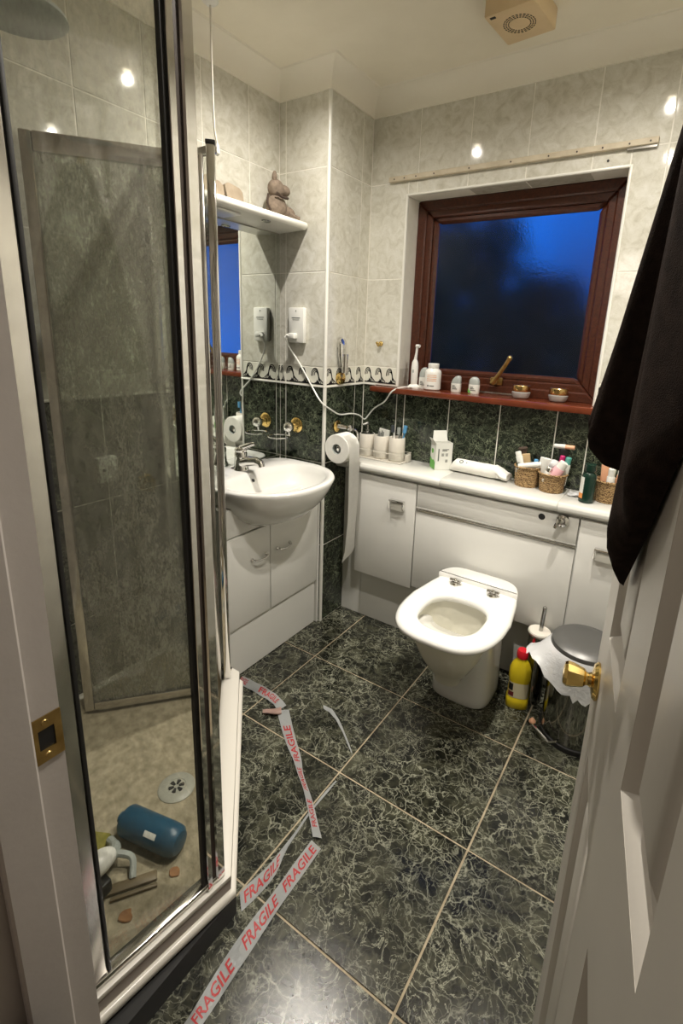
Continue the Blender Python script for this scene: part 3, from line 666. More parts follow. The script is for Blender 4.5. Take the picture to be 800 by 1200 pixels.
# ---------------------------------------------------------------- basin, vanity unit, mirror, shelf
van = thing('vanity_unit', 'white gloss vanity cabinet with two doors under the basin', 'cabinet', (-1.06, 1.055, 0))
VX = -.965
b = MB(); b.box(XL+.002, VX-.012, .848, 1.262, .0, .53); b.build('carcass', M['gloss_white'], van, smooth=20)
b = MB(); b.box(VX-.012, VX-.003, .848, 1.246, .4485, .53, .002, 1); b.build('fascia_panel', M['gloss_white'], van)
b = MB(); b.box(VX-.012, VX-.0075, .850, 1.246, .002, .164, .001, 1); b.build('kick_panel', M['gloss_white'], van)
b = MB(); b.box(VX-.012, VX, 1.253, 1.2625, 0, .56, .001, 1); b.build('end_panel', M['gloss_white'], van)
for y0, y1, h0, h1 in ((.850, 1.0195, .943, 1.000), (1.0225, 1.250, 1.048, 1.105)):
    b = MB(); b.box(VX-.0115, VX, y0, y1, .166, .4455, .0016, 2); dv = b.build('door', M['gloss_white'], van)
    b = MB(); z = .359
    b.tube(catmull([(VX, h0, z), (VX+.012, h0+.003, z), (VX+.016, h0+.012, z-.002), (VX+.017, (h0+h1)/2, z-.003), (VX+.016, h1-.012, z-.002), (VX+.012, h1-.003, z), (VX, h1, z)], 4), .0026, 8)
    for h in (h0, h1): b.ball((VX+.002, h, z), .0055, .0055, .0055, 10, 6)
    b.build('handle', M['chrome'], dv)
bas = thing('wash_basin', 'white semi-recessed oval ceramic basin on the vanity cabinet', 'basin', (-1.0, 1.05, .45))
BC = 1.046
def basin_ring(z, front, hw, back=XL+.004, seg=64, nb=5.0, nf=2.2, cx=-1.0):
    out = []
    for k in range(seg):
        t = 2*PI*k/seg; c, s = math.cos(t), math.sin(t)
        n = nf if c > 0 else nb; a = (front-cx) if c > 0 else (cx-back)
        out.append(Vector((cx+math.copysign(abs(c)**(2/n), c)*a, BC+math.copysign(abs(s)**(2/(nf if c > 0 else 3.2)), s)*hw, z)))
    return out
ZB = .588
b = MB(); rings = [basin_ring(.455, -.955, .066, -1.06), basin_ring(.462, -.915, .099, -1.10), basin_ring(.485, -.868, .137, -1.13), basin_ring(.520, -.836, .168), basin_ring(.553, -.816, .186), basin_ring(.574, -.806, .194), basin_ring(.583, -.804, .196), basin_ring(ZB, -.808, .193), basin_ring(ZB+.0005, -.814, .188)]
inner = [( -.826, .170, -1.062, ZB-.001), (-.834, .163, -1.054, ZB-.006), (-.846, .160, -1.046, .566), (-.868, .142, -1.036, .540), (-.905, .110, -1.02, .515), (-.955, .05, -1.0, .505)]
rings += [basin_ring(z, f, h, bk, nb=2.6, cx=-.965) for f, h, bk, z in inner]
b.loft(rings); b.build('bowl', M['ceramic'], bas, smooth=70)
b = MB(); b.lathe([(.0055, 0), (.004, .001)], (-1.0415, 1.03, .5645), (.85, 0, .5), 14); b.build('overflow', M['black'], bas)
b = MB(); b.lathe([(.017, 0), (.016, .003), (.003, .004)], (-.972, BC, .505), seg=20); b.build('waste', M['chrome'], bas)
tp = thing('mixer_tap', 'chrome single lever mixer tap on the basin deck', 'tap', (-1.098, 1.04, ZB))
def tv(dx, dy, z): return Vector((-1.098+dx, 1.035+dy, ZB+z))
b = MB(); b.lathe([(.024, 0), (.0235, .004), (.020, .012), (.0185, .040), (.019, .052), (.016, .058), (.004, .060)], tv(0, 0, 0), seg=28)
b.tube([tv(.004, 0, .022), tv(.035, 0, .032), tv(.065, 0, .036), tv(.082, 0, .032), tv(.085, 0, .022)], [.018, .0155, .0125, .0115, .011], 14); b.build('tap_body', M['chrome'], tp)
b = MB(); b.ball(tv(0, 0, .062), .019, .019, .011); b.tube([tv(0, 0, .066), tv(.022, 0, .076), tv(.052, 0, .088), tv(.060, 0, .090)], [.0095, .0085, .0065, .004], 12); b.build('tap_lever', M['chrome'], tp)
mi = thing('wall_mirror', 'large frameless mirror on the left wall above the basin', 'mirror', (XL, 1.06, ZB))
b = MB(); b.box(XL+.0002, XL+.0042, .835, YP-.003, ZB-.001, 1.297, .0008, 1); b.build('mirror_glass', M['mirror'], mi, smooth=0)
sh = thing('light_shelf', 'white moulded shelf with small underside lamp above the mirror', 'shelf', (-1.09, 1.05, 1.30))
b = MB(); b.prism([(XL+.001, 1.300), (-1.040, 1.304), (-1.034, 1.308), (-1.032, 1.316), (-1.035, 1.323), (-1.042, 1.326), (XL+.001, 1.326)], -1.264, -.80, .0015, 1, Matrix(((1, 0, 0, 0), (0, 0, -1, 0), (0, 1, 0, 0), (0, 0, 0, 1)))); b.build('shelf_board', M['trim_white'], sh)
b = MB(); b.ball((-1.062, 1.115, 1.3025), .010, .016, .0045); b.build('shelf_lamp', M['steel_dark'], sh)
b = MB(); b.box(-1.13, -1.06, .86, 1.02, 1.297, 1.3015, .001); b.build('lamp_diffuser', M['white_plastic'], sh)
# things on the shelf
for i, (y0, y1, lb) in enumerate(((.955, 1.022, 'left beige stone plaque leaning on the wall on the white shelf'), (1.032, 1.092, 'right beige stone plaque leaning on the wall on the white shelf'))):
    b = MB(); b.prism([(y0, 0), (y1, 0), (y1+.003, .052), (y1-.008, .062), (y0+.012, .068), (y0-.002, .060)], 0, .012, .003, 2)
    b.xf(Matrix.Translation((XL+.030, 0, 1.3265)) @ Matrix.Rotation(-.22, 4, 'Y') @ Matrix(((0, 0, -1, 0), (1, 0, 0, 0), (0, 1, 0, 0), (0, 0, 0, 1)))); tag(b.build('stone_plaque', M['stone']), lb, 'plaque')
tb = thing('plush_animal', 'small brown fabric stuffed animal with ribbon sitting on the shelf', 'soft toy', (-1.09, 1.19, 1.327))
def pt(y, z, x=-1.092): return (x, y, 1.327+z)
b = MB(); b.ball(pt(1.19, .030), .026, .036, .032); b.ball(pt(1.235, .020), .022, .030, .021); b.build('body', M['plush'], tb)
b = MB(); b.ball(pt(1.188, .078), .022, .026, .026); b.ball(pt(1.222, .080), .017, .022, .016); hd_ = b.build('head', M['plush'], tb)
b = MB(); b.ball(pt(1.176, .108, -1.085), .006, .008, .014); b.ball(pt(1.190, .110, -1.100), .006, .008, .014); b.build('ear', M['plush'], hd_)
b = MB(); b.tube([pt(1.165, .060, -1.068), pt(1.185, .052, -1.064), pt(1.215, .056, -1.070)], .004, 8); b.tube([pt(1.165, .060, -1.10), pt(1.155, .040, -1.095), pt(1.158, .015, -1.085)], .0035, 8); b.build('ribbon', M['plush_dark'], tb)
b = MB(); b.tube([pt(1.225, .016, -1.075), pt(1.252, .009, -1.065), pt(1.268-.01, .008, -1.060)], [.009, .007, .006], 8); b.build('foot', M['plush'], tb)

# ---------------------------------------------------------------- fittings on the pier
so = thing('shaver_socket', 'white shaver socket with white plug on the pier tiles', 'socket', (-1.064, YP, 1.024))
b = MB(); b.box(-1.097, -1.035, YP-.016, YP-.0006, .970, 1.078, .003); b.build('socket_plate', M['white_plastic'], so)
b = MB(); b.box(-1.083, -1.049, YP-.0166, YP-.0155, 1.046, 1.048); b.build('socket_print', M['grey_print'], so); b = MB(); b.box(-1.080, -1.052, YP-.0166, YP-.0155, 1.040, 1.0415); b.build('socket_print', M['grey_print'], so); b = MB(); b.cyl((-1.066, YP-.0168, 1.068), (-1.066, YP-.0155, 1.068), .002, .002, 10); b.build('socket_screw', M['grey_print'], so)
cb = thing('charger_cable', 'white charger cable looping from the shaver socket to the toothbrush', 'cable', (-1.0, 1.3, .8))
b = MB(); b.box(-1.084, -1.058, YP-.036, YP-.0165, .982, 1.000, .004); b.tube([(-1.070, YP-.03, .990), (-1.088, YP-.033, .992), (-1.094, YP-.034, .985)], .005, 8); b.build('plug', M['white_plastic'], cb)
b = MB(); b.tube(catmull([(-1.093, YP-.034, .985), (-1.090, YP-.020, .955), (-1.058, YP-.006, .905), (-1.005, YP-.006, .835), (-.962, YP-.012, .790), (-.948, YP+.02, .765), (-.949, YP+.075, .742), (-.949, YP+.14, .738), (-.946, YB-.04, .728), (-.938, YB-.016, .712), (-.925, YB-.010, .728), (-.900, YB-.012, .755), (-.850, YB-.030, .785), (-.812, 1.446, .826), (-.785, 1.475, .8385), (-.760, 1.50, .839)], 6), .0025, 8); b.build('cord', M['white_plastic'], cb)
tr = thing('tumbler_holder', 'brass and chrome wall holder with empty chrome ring above basin', 'tumbler holder', (-1.083, YP, .70))
b = MB(); b.lathe([(.026, 0), (.026, .003), (.022, .007), (.012, .009)], (-1.073, YP, .700), (0, -1, 0), 26); b.build('wall_rose', M['brass'], tr)
b = MB(); b.cyl((-1.073, YP-.006, .700), (-1.073, YP-.030, .700), .008, .008, 14); b.ball((-1.073, YP-.040, .698), .0185); b.build('knob', M['chrome'], tr)
b = MB(); b.tube([(-1.092+.036*math.cos(2*PI*k/32), YP-.066+.036*math.sin(2*PI*k/32), .668) for k in range(33)], .0022, 8); b.cyl((-1.073, YP-.040, .690), (-1.073, YP-.036, .668), .004, .003, 8); b.build('ring', M['chrome'], tr)
dl_ = thing('shower_bracket', 'chrome lever bracket with two round bosses on pier side', 'wall bracket', (XP, 1.342, .92))
for zz in (.972, .862):
    b = MB(); b.lathe([(.020, 0), (.021, .004), (.018, .013), (.008, .018)], (XP, 1.342, zz), (1, 0, 0), 20); b.build('boss', M['chrome'] if zz > .9 else M['brass'], dl_)
b = MB(); b.tube([(XP+.012, 1.330, .972), (XP+.014, 1.328, .935), (XP+.014, 1.335, .90)], [.009, .008, .007], 10); b.tube([(XP+.018, 1.346, .940), (XP+.018, 1.346, .880)], [.0125, .0115], 14); b.build('lever', M['chrome'], dl_)
hk = thing('robe_hook', 'small brass hook on the pale tiles left of window', 'hook', (-.894, YB, .97))
b = MB(); b.lathe([(.009, 0), (.008, .003), (.004, .006)], (-.894, YB, .976), (0, -1, 0), 14); b.tube([(-.894, YB-.005, .976), (-.896, YB-.014, .968), (-.898, YB-.017, .974)], .003, 8); b.ball((-.899, YB-.017, .978), .005, seg=12, rings=8); b.build('hook', M['brass'], hk)
rh = thing('toilet_roll_holder', 'chrome wall arm on brass rose holding the toilet roll', 'roll holder', (XP, 1.335, .70))
b = MB(); b.lathe([(.020, 0), (.020, .004), (.016, .007), (.008, .009)], (XP, 1.335, .703), (1, 0, 0), 24); b.build('wall_rose', M['brass'], rh)
RX, RZ, RY0, RY1 = -.904, .643, 1.264, 1.328
b = MB(); b.cyl((XP+.006, 1.335, .703), (RX-.012, 1.345, .700), .009, .007, 14); b.ball((RX-.008, 1.346, .700), .012, seg=14, rings=10); b.tube(catmull([(RX-.008, 1.346, .700), (RX+.012, 1.358, .690), (RX+.010, 1.366, .660), (RX, 1.364, RZ), (RX, 1.33, RZ), (RX, RY0+.012, RZ)], 5), .0042, 10); b.ball((RX, RY0+.010, RZ+.001), .0085, .006, .012, 12, 8); b.build('arm', M['chrome'], rh)
ro = thing('toilet_roll', 'white toilet roll with long paper tail on the pier side', 'toilet roll', (RX, 1.30, RZ))
b = MB(); RR, RI = .048, .0165
b.loft([[Vector((RX+r*math.cos(2*PI*k/40), y, RZ+r*math.sin(2*PI*k/40))) for k in range(40)] for r, y in ((RI, RY1), (RI, RY0), (RR-.002, RY0), (RR, RY0+.002), (RR, RY1-.002), (RR-.002, RY1), (RI, RY1))], False, False); b.build('roll', M['paper'], ro)
b = MB(); b.loft([[Vector((RX+r*math.cos(2*PI*k/24), y, RZ+r*math.sin(2*PI*k/24))) for k in range(24)] for r, y in ((RI-.0012, RY1-.001), (RI-.0012, RY0+.001), (RI+.0003, RY0-.0004))], False, False); b.build('core', M['grey_plastic'], ro)
rows = []
for x, z, sk in ((RX+.02, RZ+.0445, 0), (RX+.039, RZ+.030, 0), (RX+.0485, RZ+.008, 0), (RX+.0495, RZ-.05, 0), (RX+.050, RZ-.15, .001), (RX+.048, RZ-.24, .0), (RX+.046, RZ-.30, -.002), (RX+.047, RZ-.345, -.006), (RX+.040, RZ-.385, -.010)):
    f = 1 if z > RZ-.35 else .9
    rows.append([Vector((x+.002*math.sin(3*q+z*20), RY0+.004+(RY1-RY0-.008)*q+sk, z+(.02*q if z < RZ-.36 else 0))) for q in (0, .25, .5, .75, 1)])
b = MB(); b.sheet(rows, .0008); b.build('paper_tail', M['paper'], ro, smooth=60)

# ---------------------------------------------------------------- fitted units along the window wall
YF, YPL, ZW = 1.345, 1.395, .591
def cup_pull(y, x0, x1, z, parent):
    b = MB(); b.box(x0+.002, x1-.002, y-.010, y, z-.034, z-.006, .004); p = b.build('pull_cup', M['trim_white'], parent)
    b = MB(); b.tube([(x0, y, z-.030), (x0, y-.012, z-.026), (x0, y-.014, z), (x1, y-.014, z), (x1, y-.012, z-.026), (x1, y, z-.030)], .0022, 8); b.box(x0-.001, x1+.001, y-.016, y, z-.003, z+.002, .001, 1); b.build('handle', M['chrome'], parent)
lc = thing('left_cabinet', 'white gloss cabinet with one door left of the toilet', 'cabinet', (-.80, 1.42, 0))
b = MB(); b.box(-.872, -.650, YF+.013, YB-.001, .195, .560); b.build('carcass', M['gloss_white'], lc, smooth=0)
b = MB(); b.box(-.872, -.6505, YF, YF+.012, .196, .556, .0016, 2); dv = b.build('door', M['gloss_white'], lc); cup_pull(YF, -.738, -.688, .490, dv)
b = MB(); b.box(XP+.001, -.874, YPL, YPL+.012, .0, .560); b.build('filler_panel', M['gloss_white'], lc, smooth=0)
b = MB(); b.box(-.873, -.6505, YPL, YPL+.012, .0, .195); b.build('plinth', M['gloss_white'], lc, smooth=0)
wc = thing('cistern_unit', 'wide white gloss cistern unit panel behind the toilet', 'cabinet', (-.41, 1.42, 0))
b = MB(); b.box(-.6485, -.170, YF+.013, YB-.001, .205, .560); b.build('carcass', M['gloss_white'], wc, smooth=0)
b = MB(); b.box(-.6465, -.1735, YF, YF+.012, .484, .556, .0016, 2); b.box(-.6465, -.1735, YF, YF+.012, .472, .484); fp = b.build('flush_panel', M['gloss_white'], wc)
b = MB(); b.box(-.6465, -.1735, YF-.003, YF+.001, .4715, .4750, .001, 1); b.box(-.6465, -.1735, YF-.0025, YF+.001, .4785, .4803, .0005, 1); b.build('chrome_strip', M['chrome'], fp)
b = MB(); b.lathe([(.009, 0), (.008, .0008)], (-.268, YF, .548-.008), (0, -1, 0), 20); b.build('button_hole', M['black'], fp)
b = MB(); b.lathe([(.0175, 0), (.018, .004), (.016, .010), (.010, .013), (.009, .016)], (-.213, YF, .543), (0, -1, 0), 24); b.tube([(-.213, YF-.013, .546), (-.222, YF-.019, .537), (-.228, YF-.020, .524)], [.007, .006, .005], 10); b.build('flush_lever', M['chrome'], fp)
b = MB(); b.box(-.6465, -.1735, YF, YF+.012, .206, .4695, .0016, 2); b.build('pan_panel', M['gloss_white'], wc)
b = MB(); b.box(-.649, -.1705, YPL, YPL+.012, .0, .205); b.build('plinth', M['gloss_white'], wc, smooth=0)
rc = thing('right_cabinet', 'white gloss cabinet with one door right of the toilet behind pedal bin', 'cabinet', (-.01, 1.42, 0))
b = MB(); b.box(-.168, XR-.002, YF+.013, YB-.001, .195, .560); b.build('carcass', M['gloss_white'], rc, smooth=0)
b = MB(); b.box(-.1695, XR-.003, YF, YF+.012, .196, .556, .0016, 2); dv = b.build('door', M['gloss_white'], rc); cup_pull(YF, -.125, -.075, .488, dv)
b = MB(); b.box(-.1695, XR-.003, YPL, YPL+.012, .0, .195); b.build('plinth', M['gloss_white'], rc, smooth=0)
wt = thing('worktop', 'white round edged worktop in three lengths under the window', 'worktop', (-.41, 1.42, .56))
for x0, x1 in ((XP+.001, -.5715), (-.5705, -.2315), (-.2305, XR-.002)):
    b = MB(); q = [(1.4925, .563), (1.345, .563), (1.338, .566), (1.3335, .573), (1.3335, .581), (1.338, .588), (1.345, ZW), (1.4925, ZW)]
    b.prism([(y, z) for y, z in q], x0, x1, .0006, 1, Matrix(((0, 0, 1, 0), (1, 0, 0, 0), (0, 1, 0, 0), (0, 0, 0, 1)))); b.build('worktop_length', M['worktop'], wt, smooth=50)

# ---------------------------------------------------------------- toilet
wcp = thing('toilet', 'white ceramic toilet with raised lidless seat against the cistern unit', 'toilet', (-.402, 1.16, 0))
TX = -.402
def pan_ring(z, hw, yf, yb, n=2.6, seg=56): return super_ring(TX, (yf+yb)/2, z, hw, (yb-yf)/2, n, seg)
b = MB()
rings = [pan_ring(0, .085, 1.168, 1.342, 3.6), pan_ring(.006, .087, 1.165, 1.3425, 3.6), pan_ring(.02, .086, 1.167, 1.343, 3.6), pan_ring(.12, .085, 1.158, 1.343, 3.5), pan_ring(.20, .086, 1.140, 1.343, 3.4), pan_ring(.250, .089, 1.118, 1.343, 3.3), pan_ring(.272, .100, 1.060, 1.343, 3.0), pan_ring(.284, .119, .990, 1.343, 2.7), pan_ring(.291, .126, .972, 1.343, 2.7), pan_ring(.2965, .124, .974, 1.341, 2.7)]
b.loft(rings, True, False)
def hole_ring(z, hw, yf, yb): return super_ring(TX, (yf+yb)/2, z, hw, (yb-yf)/2, 2.4, 56)
b.loft([pan_ring(.2965, .124, .972, 1.341, 2.7), hole_ring(.2965, .096, .990, 1.205), hole_ring(.290, .093, .993, 1.20)], False, False); b.build('pan', M['ceramic'], wcp, smooth=60)
b = MB(); b.loft([hole_ring(.290, .093, .993, 1.20), hole_ring(.255, .092, .996, 1.195), hole_ring(.205, .078, 1.02, 1.18), hole_ring(.165, .058, 1.045, 1.165), hole_ring(.14, .04, 1.065, 1.15), hole_ring(.12, .034, 1.07, 1.14)], False, True); b.build('bowl_inside', M['bowl'], wcp, smooth=70)
b = MB(); b.loft([hole_ring(.158, .052, 1.052, 1.160), hole_ring(.1582, .05, 1.054, 1.158)]); b.build('water', M['water'], wcp)
seat = MB()
def sring(z, hw, yf, yb, n=2.9, sh=0): return super_ring(TX, (yf+yb)/2, z, hw, (yb-yf)/2, n, 72)
def tap_ring(z, hw, yf, yb, n, tap, nb=None): # slightly narrower and squarer towards the wall
    yc = yf+(yb-yf)*.5; out = []; nb = nb or n
    for k in range(72):
        t = 2*PI*k/72; c, s_ = math.cos(t), math.sin(t); e = nb if s_ > 0 else n
        x = hw*math.copysign(abs(c)**(2/e), c); y = (yb-yc)*math.copysign(abs(s_)**(2/e), s_)
        out.append(Vector((TX+x*(1-tap*max(0, y/(yb-yc))), yc+y, z)))
    return out
O_ = lambda z, d: tap_ring(z, .138-d, .947+d, 1.330-d, 2.9, .20, 5.5)
I_ = lambda z, d: tap_ring(z, .079+d, 1.003-d, 1.182+d, 2.6, -.04)
seat.loft([I_(.298, .004), O_(.298, .012), O_(.301, .004), O_(.307, 0), O_(.315, .002), O_(.3195, .010), tap_ring(.3215, .110, .973, 1.25, 2.9, .1, 3.5), I_(.3195, .010), I_(.316, .003), I_(.309, 0), I_(.301, .001), I_(.298, .004)], False, False)
sp = seat.build('seat', M['seat'], wcp, smooth=75)
b = MB()
def ridge(z, d, y0=1.262): # raised back bar, following the seat's outline
    ref = O_(z, 0); R_ = O_(z, d); idx = [k for k in range(len(ref)) if ref[k].y > y0+.006]; r = [R_[k] for k in idx]
    return [Vector((r[0].x, y0+d, z))]+r+[Vector((r[-1].x, y0+d, z))]
b.loft([ridge(.306, .002), ridge(.312, .0005), ridge(.328, .0005), ridge(.3325, .002), ridge(.3345, .005)]); b.build('seat_back_bar', M['seat'], wcp, smooth=45)
for hx in (-.457, -.347):
    b = MB(); b.lathe([(.014, 0), (.0145, .003), (.011, .007), (.004, .008)], (hx, 1.238, .3205), seg=20); b.cyl((hx-.017, 1.243, .3295), (hx+.017, 1.243, .3295), .0058, .0058, 14); b.ball((hx, 1.240, .333), .008, .008, .006, 12, 8); b.build('seat_hinge', M['chrome'], wcp)

# ---------------------------------------------------------------- things on the floor
br = thing('toilet_brush', 'toilet brush with steel handle in holder behind yellow bottle', 'toilet brush', (-.222, 1.305, 0))
b = MB(); b.lathe([(.029, 0), (.029, .008), (.027, .20), (.0275, .215)], (-.226, 1.313, 0), seg=32, cap1=False); b.build('holder', M['steel_dark'], br)
b = MB(); b.lathe([(.029, .212), (.031, .218), (.0295, .222), (.010, .2225)], (-.226, 1.313, 0), seg=32); b.build('holder_lid', M['ivory'], br)
b = MB(); b.tube([(-.224, 1.313, .20), (-.221, 1.315, .290)], .0055, 12); b.ball((-.221, 1.315, .291), .0062, seg=10, rings=8); b.build('handle', M['steel'], br)
bl = thing('bleach_bottle', 'yellow plastic bottle with red cap on the floor beside toilet', 'bottle', (-.252, 1.268, 0))
BX, BY = -.252, 1.262; BA = math.radians(18)
def bring(z, a, c, n=3): return [Vector((BX+p.x*math.cos(BA)-p.y*math.sin(BA), BY+p.x*math.sin(BA)+p.y*math.cos(BA), z)) for p in super_ring(0, 0, 0, a, c, n, 32)]
b = MB(); b.loft([bring(0, .027, .019), bring(.003, .030, .022), bring(.030, .030, .022), bring(.034, .0275, .020), bring(.085, .0270, .020), bring(.092, .0295, .021), bring(.118, .029, .0205, 2.6), bring(.135, .0235, .018, 2.3), bring(.146, .016, .015, 2), bring(.152, .0135, .0135, 2), bring(.160, .0135, .0135, 2)]); b.build('bottle_body', M['bottle_yellow'], bl, smooth=50)
b = MB(); b.lathe([(.0150, .156), (.0155, .160), (.0150, .174), (.0128, .1785), (.003, .179)], (BX, BY, 0), seg=24); b.build('bottle_cap', M['cap_red'], bl)
def blabel(z0, z1, a0, a1, mat, nm, grow=.0004):
    rows = []
    for z in (z0, z1):
        r = []
        for k in range(9):
            t = math.radians(a0+(a1-a0)*k/8); a, c = .0273+grow, .0202+grow; n = 3
            x = a*math.copysign(abs(math.cos(t))**(2/n), math.cos(t)); y = c*math.copysign(abs(math.sin(t))**(2/n), math.sin(t))
            r.append(Vector((BX+x*math.cos(BA)-y*math.sin(BA), BY+x*math.sin(BA)+y*math.cos(BA), z)))
        rows.append(r)
    b = MB(); b.sheet(rows); b.build(nm, M[mat], bl)
blabel(.036, .083, 200, 345, 'label_cream', 'front_label'); blabel(.040, .054, 205, 252, 'label_dark', 'label_print', .0009); blabel(.058, .080, 203, 245, 'black', 'label_print', .0009)
bn = thing('pedal_bin', 'stainless steel pedal bin with grey lid and white liner by the door', 'pedal bin', (-.100, 1.245, 0))
QX, QY, QR = -.100, 1.245, .080
b = MB(); b.lathe([(QR, 0), (QR+.001, .010), (QR-.001, .012), (QR-.001, .255)], (QX, QY, 0), seg=48, cap1=False); b.build('bin_body', M['steel_dark'], bn)
b = MB(); b.lathe([(QR+.002, .256), (QR+.003, .262), (QR+.001, .272), (QR-.008, .279), (QR-.03, .283), (.002, .284)], (QX, QY, 0), seg=48); b.build('bin_lid', M['lid_grey'], bn)
b = MB(); rings = []
random.seed(5); jag = [random.uniform(-1, 1) for _ in range(64)]
for z, r, j in ((.262, .0035, 0), (.256, .006, .001), (.245, .008, .005), (.225, .009, .008), (.200, .010, .009), (.178, .012, .007)):
    ring = []
    for k in range(64):
        a = 2*PI*k/64; low = 1 if z < .19 else (.5 if z < .21 else 0)
        flare = max(0, math.cos(a-3.5))**6
        rr = QR+r+j*.55*(jag[(k*3+int(z*200)) % 64]*.5+.5)+flare*(.262-z)*.55
        ring.append(Vector((QX+rr*math.cos(a), QY+rr*math.sin(a), z+low*(.012*jag[k]*1.0+.016*math.sin(a*2+.8))+flare*(.262-z)*.35)))
    rings.append(ring)
b.loft(rings, False, False); b.build('bin_liner', M['film'], bn, smooth=80)
b = MB(); pa = math.radians(232); pd = Vector((math.cos(pa), math.sin(pa), 0)); pq = Vector((-pd.y, pd.x, 0)); pc_ = Vector((QX, QY, .020))
b.tube([pc_+pd*(QR-.002)-pq*.030, pc_+pd*(QR+.022)-pq*.030+Vector((0, 0, .004)), pc_+pd*(QR+.022)+pq*.030+Vector((0, 0, .004)), pc_+pd*(QR-.002)+pq*.030], .0032, 8); b.build('pedal', M['chrome'], bn)
b = MB(); b.lathe([(QR+.003, 0), (QR+.004, .004), (QR+.003, .013), (QR-.002, .014)], (QX, QY, 0), seg=48); b.build('base_ring', M['black'], bn)
b = MB(); b.lathe([(.009, 0), (.009, .004), (.003, .012), (.001, .013)], (-.196, 1.222, 0), seg=12); tag(b.build('door_stop', M['peach']), 'tiny peach coloured stopper on the floor left of the pedal bin', 'door stop')

# ---- FRAGILE tape
def text_polys(s):
    cu = bpy.data.curves.new('lettering', 'FONT'); cu.body = s; cu.size = 1; cu.resolution_u = 2; cu.offset = .018
    o = bpy.data.objects.new('lettering', cu); COL.objects.link(o); dg = bpy.context.evaluated_depsgraph_get()
    me = bpy.data.meshes.new_from_object(o.evaluated_get(dg)); bpy.data.objects.remove(o)
    xs = [v.co.x for v in me.vertices]; ys = [v.co.y for v in me.vertices]; x0, x1, y0, y1 = min(xs), max(xs), min(ys), max(ys)
    vs_ = [((v.co.x-x0)/(x1-x0), (v.co.y-y0)/(y1-y0)) for v in me.vertices]; fs = [tuple(p.vertices) for p in me.polygons]; bpy.data.meshes.remove(me); return vs_, fs
FRV, FRF = text_polys('FRAGILE')
def tape(label, left, right, words, lift=.0012, flip=False, cap=(.18, .80)):
    n = 24; Lp = catmull([(*p, 0) if len(p) == 2 else p for p in left], 8); Rp = catmull([(*p, 0) if len(p) == 2 else p for p in right], 8)
    def samp(C, s):
        f = s*(len(C)-1); i = min(int(f), len(C)-2); return C[i].lerp(C[i+1], f-i)
    def pos(s, q, up=0): return samp(Lp, s).lerp(samp(Rp, s), q)+Vector((0, 0, lift+.0009*math.sin(s*23+q*3)+.0009+up))
    t = thing('tape_strip', label, 'tape', (*pos(.5, .5).xy, 0), 'printed packing tape on the floor')
    b = MB(); b.sheet([[pos(k/n, q) for q in (0, .33, .67, 1)] for k in range(n+1)], -.0003); b.build('tape_film', M['tape'], t, smooth=60)
    for s0, s1 in words:
        bm = MB(); vv = []
        for x, y in FRV:
            s = s0+(s1-s0)*x; q = cap[0]+(cap[1]-cap[0])*((1-y) if not flip else y); vv.append(bm.bm.verts.new(pos(s, q, .0006)))
        for f in FRF:
            try: bm.bm.faces.new([vv[i] for i in f])
            except ValueError: pass
        bm.build('fragile_lettering', M['red_print'], t, smooth=0, recalc=False)
    return t
tape('broad tape printed FRAGILE in red running along the tray plinth to camera', [(-.470, .250), (-.464, .304), (-.477, .402), (-.479, .509), (-.482, .624)], [(-.436, .250), (-.440, .305), (-.445, .392), (-.452, .493), (-.455, .620)], [(.02, .22), (.265, .485), (.555, .755), (.797, .985)])
tape('tape piece against the tray corner tapering to a thin sliver, one red FRAGILE', [(-.529, .472), (-.519, .545), (-.521, .62), (-.526, .69), (-.524, .762)], [(-.503, .452), (-.495, .522), (-.511, .585), (-.520, .67), (-.520, .764)], [(.03, .34)])
tape('twisted narrow tape printed red from the fold to the broad strip', [(-.783, .848), (-.704, .789), (-.643, .752), (-.608, .728), (-.566, .700), (-.518, .660), (-.483, .629)][::-1], [(-.757, .868), (-.686, .810), (-.626, .764), (-.594, .733), (-.545, .700), (-.508, .671), (-.466, .637)][::-1], [(.08, .28), (.36, .56), (.64, .90)], .0030)
tape('tape printed FRAGILE lying across floor tiles below the vanity cabinet', [(-.960, .893), (-.874, .897), (-.820, .892), (-.775, .878)], [(-.950, .864), (-.860, .864), (-.815, .862), (-.779, .850)], [(.0, .10), (.28, .78)], .0018, False)
tape('short thin tape scrap on the floor tile without lettering', [(-.692, .937), (-.661, .938), (-.609, .908), (-.537, .852)], [(-.684, .928), (-.650, .922), (-.604, .897), (-.538, .849)], [], .002)
t = thing('tape_curl', 'small curled end of pinkish tape at the fold on floor', 'tape', (-.79, .83, 0), 'printed packing tape on the floor')
rows = []
for k in range(13):
    a = k/12*1.5*PI; q = k/12; c = Vector((-.770, .852, .007)); rows.append([c+Vector((-.009*math.cos(a)*(1-.5*u)+u*-.034+.004*math.sin(u*5), .009*math.cos(a)*(1-.5*u)+u*-.032, .0055*math.sin(a)*(1-.6*u))) for u in (0, .25, .5, .75, 1)])
b = MB(); b.sheet(rows, .0003); b.build('tape_film', base('pink_backed_tape', (.60, .42, .36), .35), t, smooth=60)

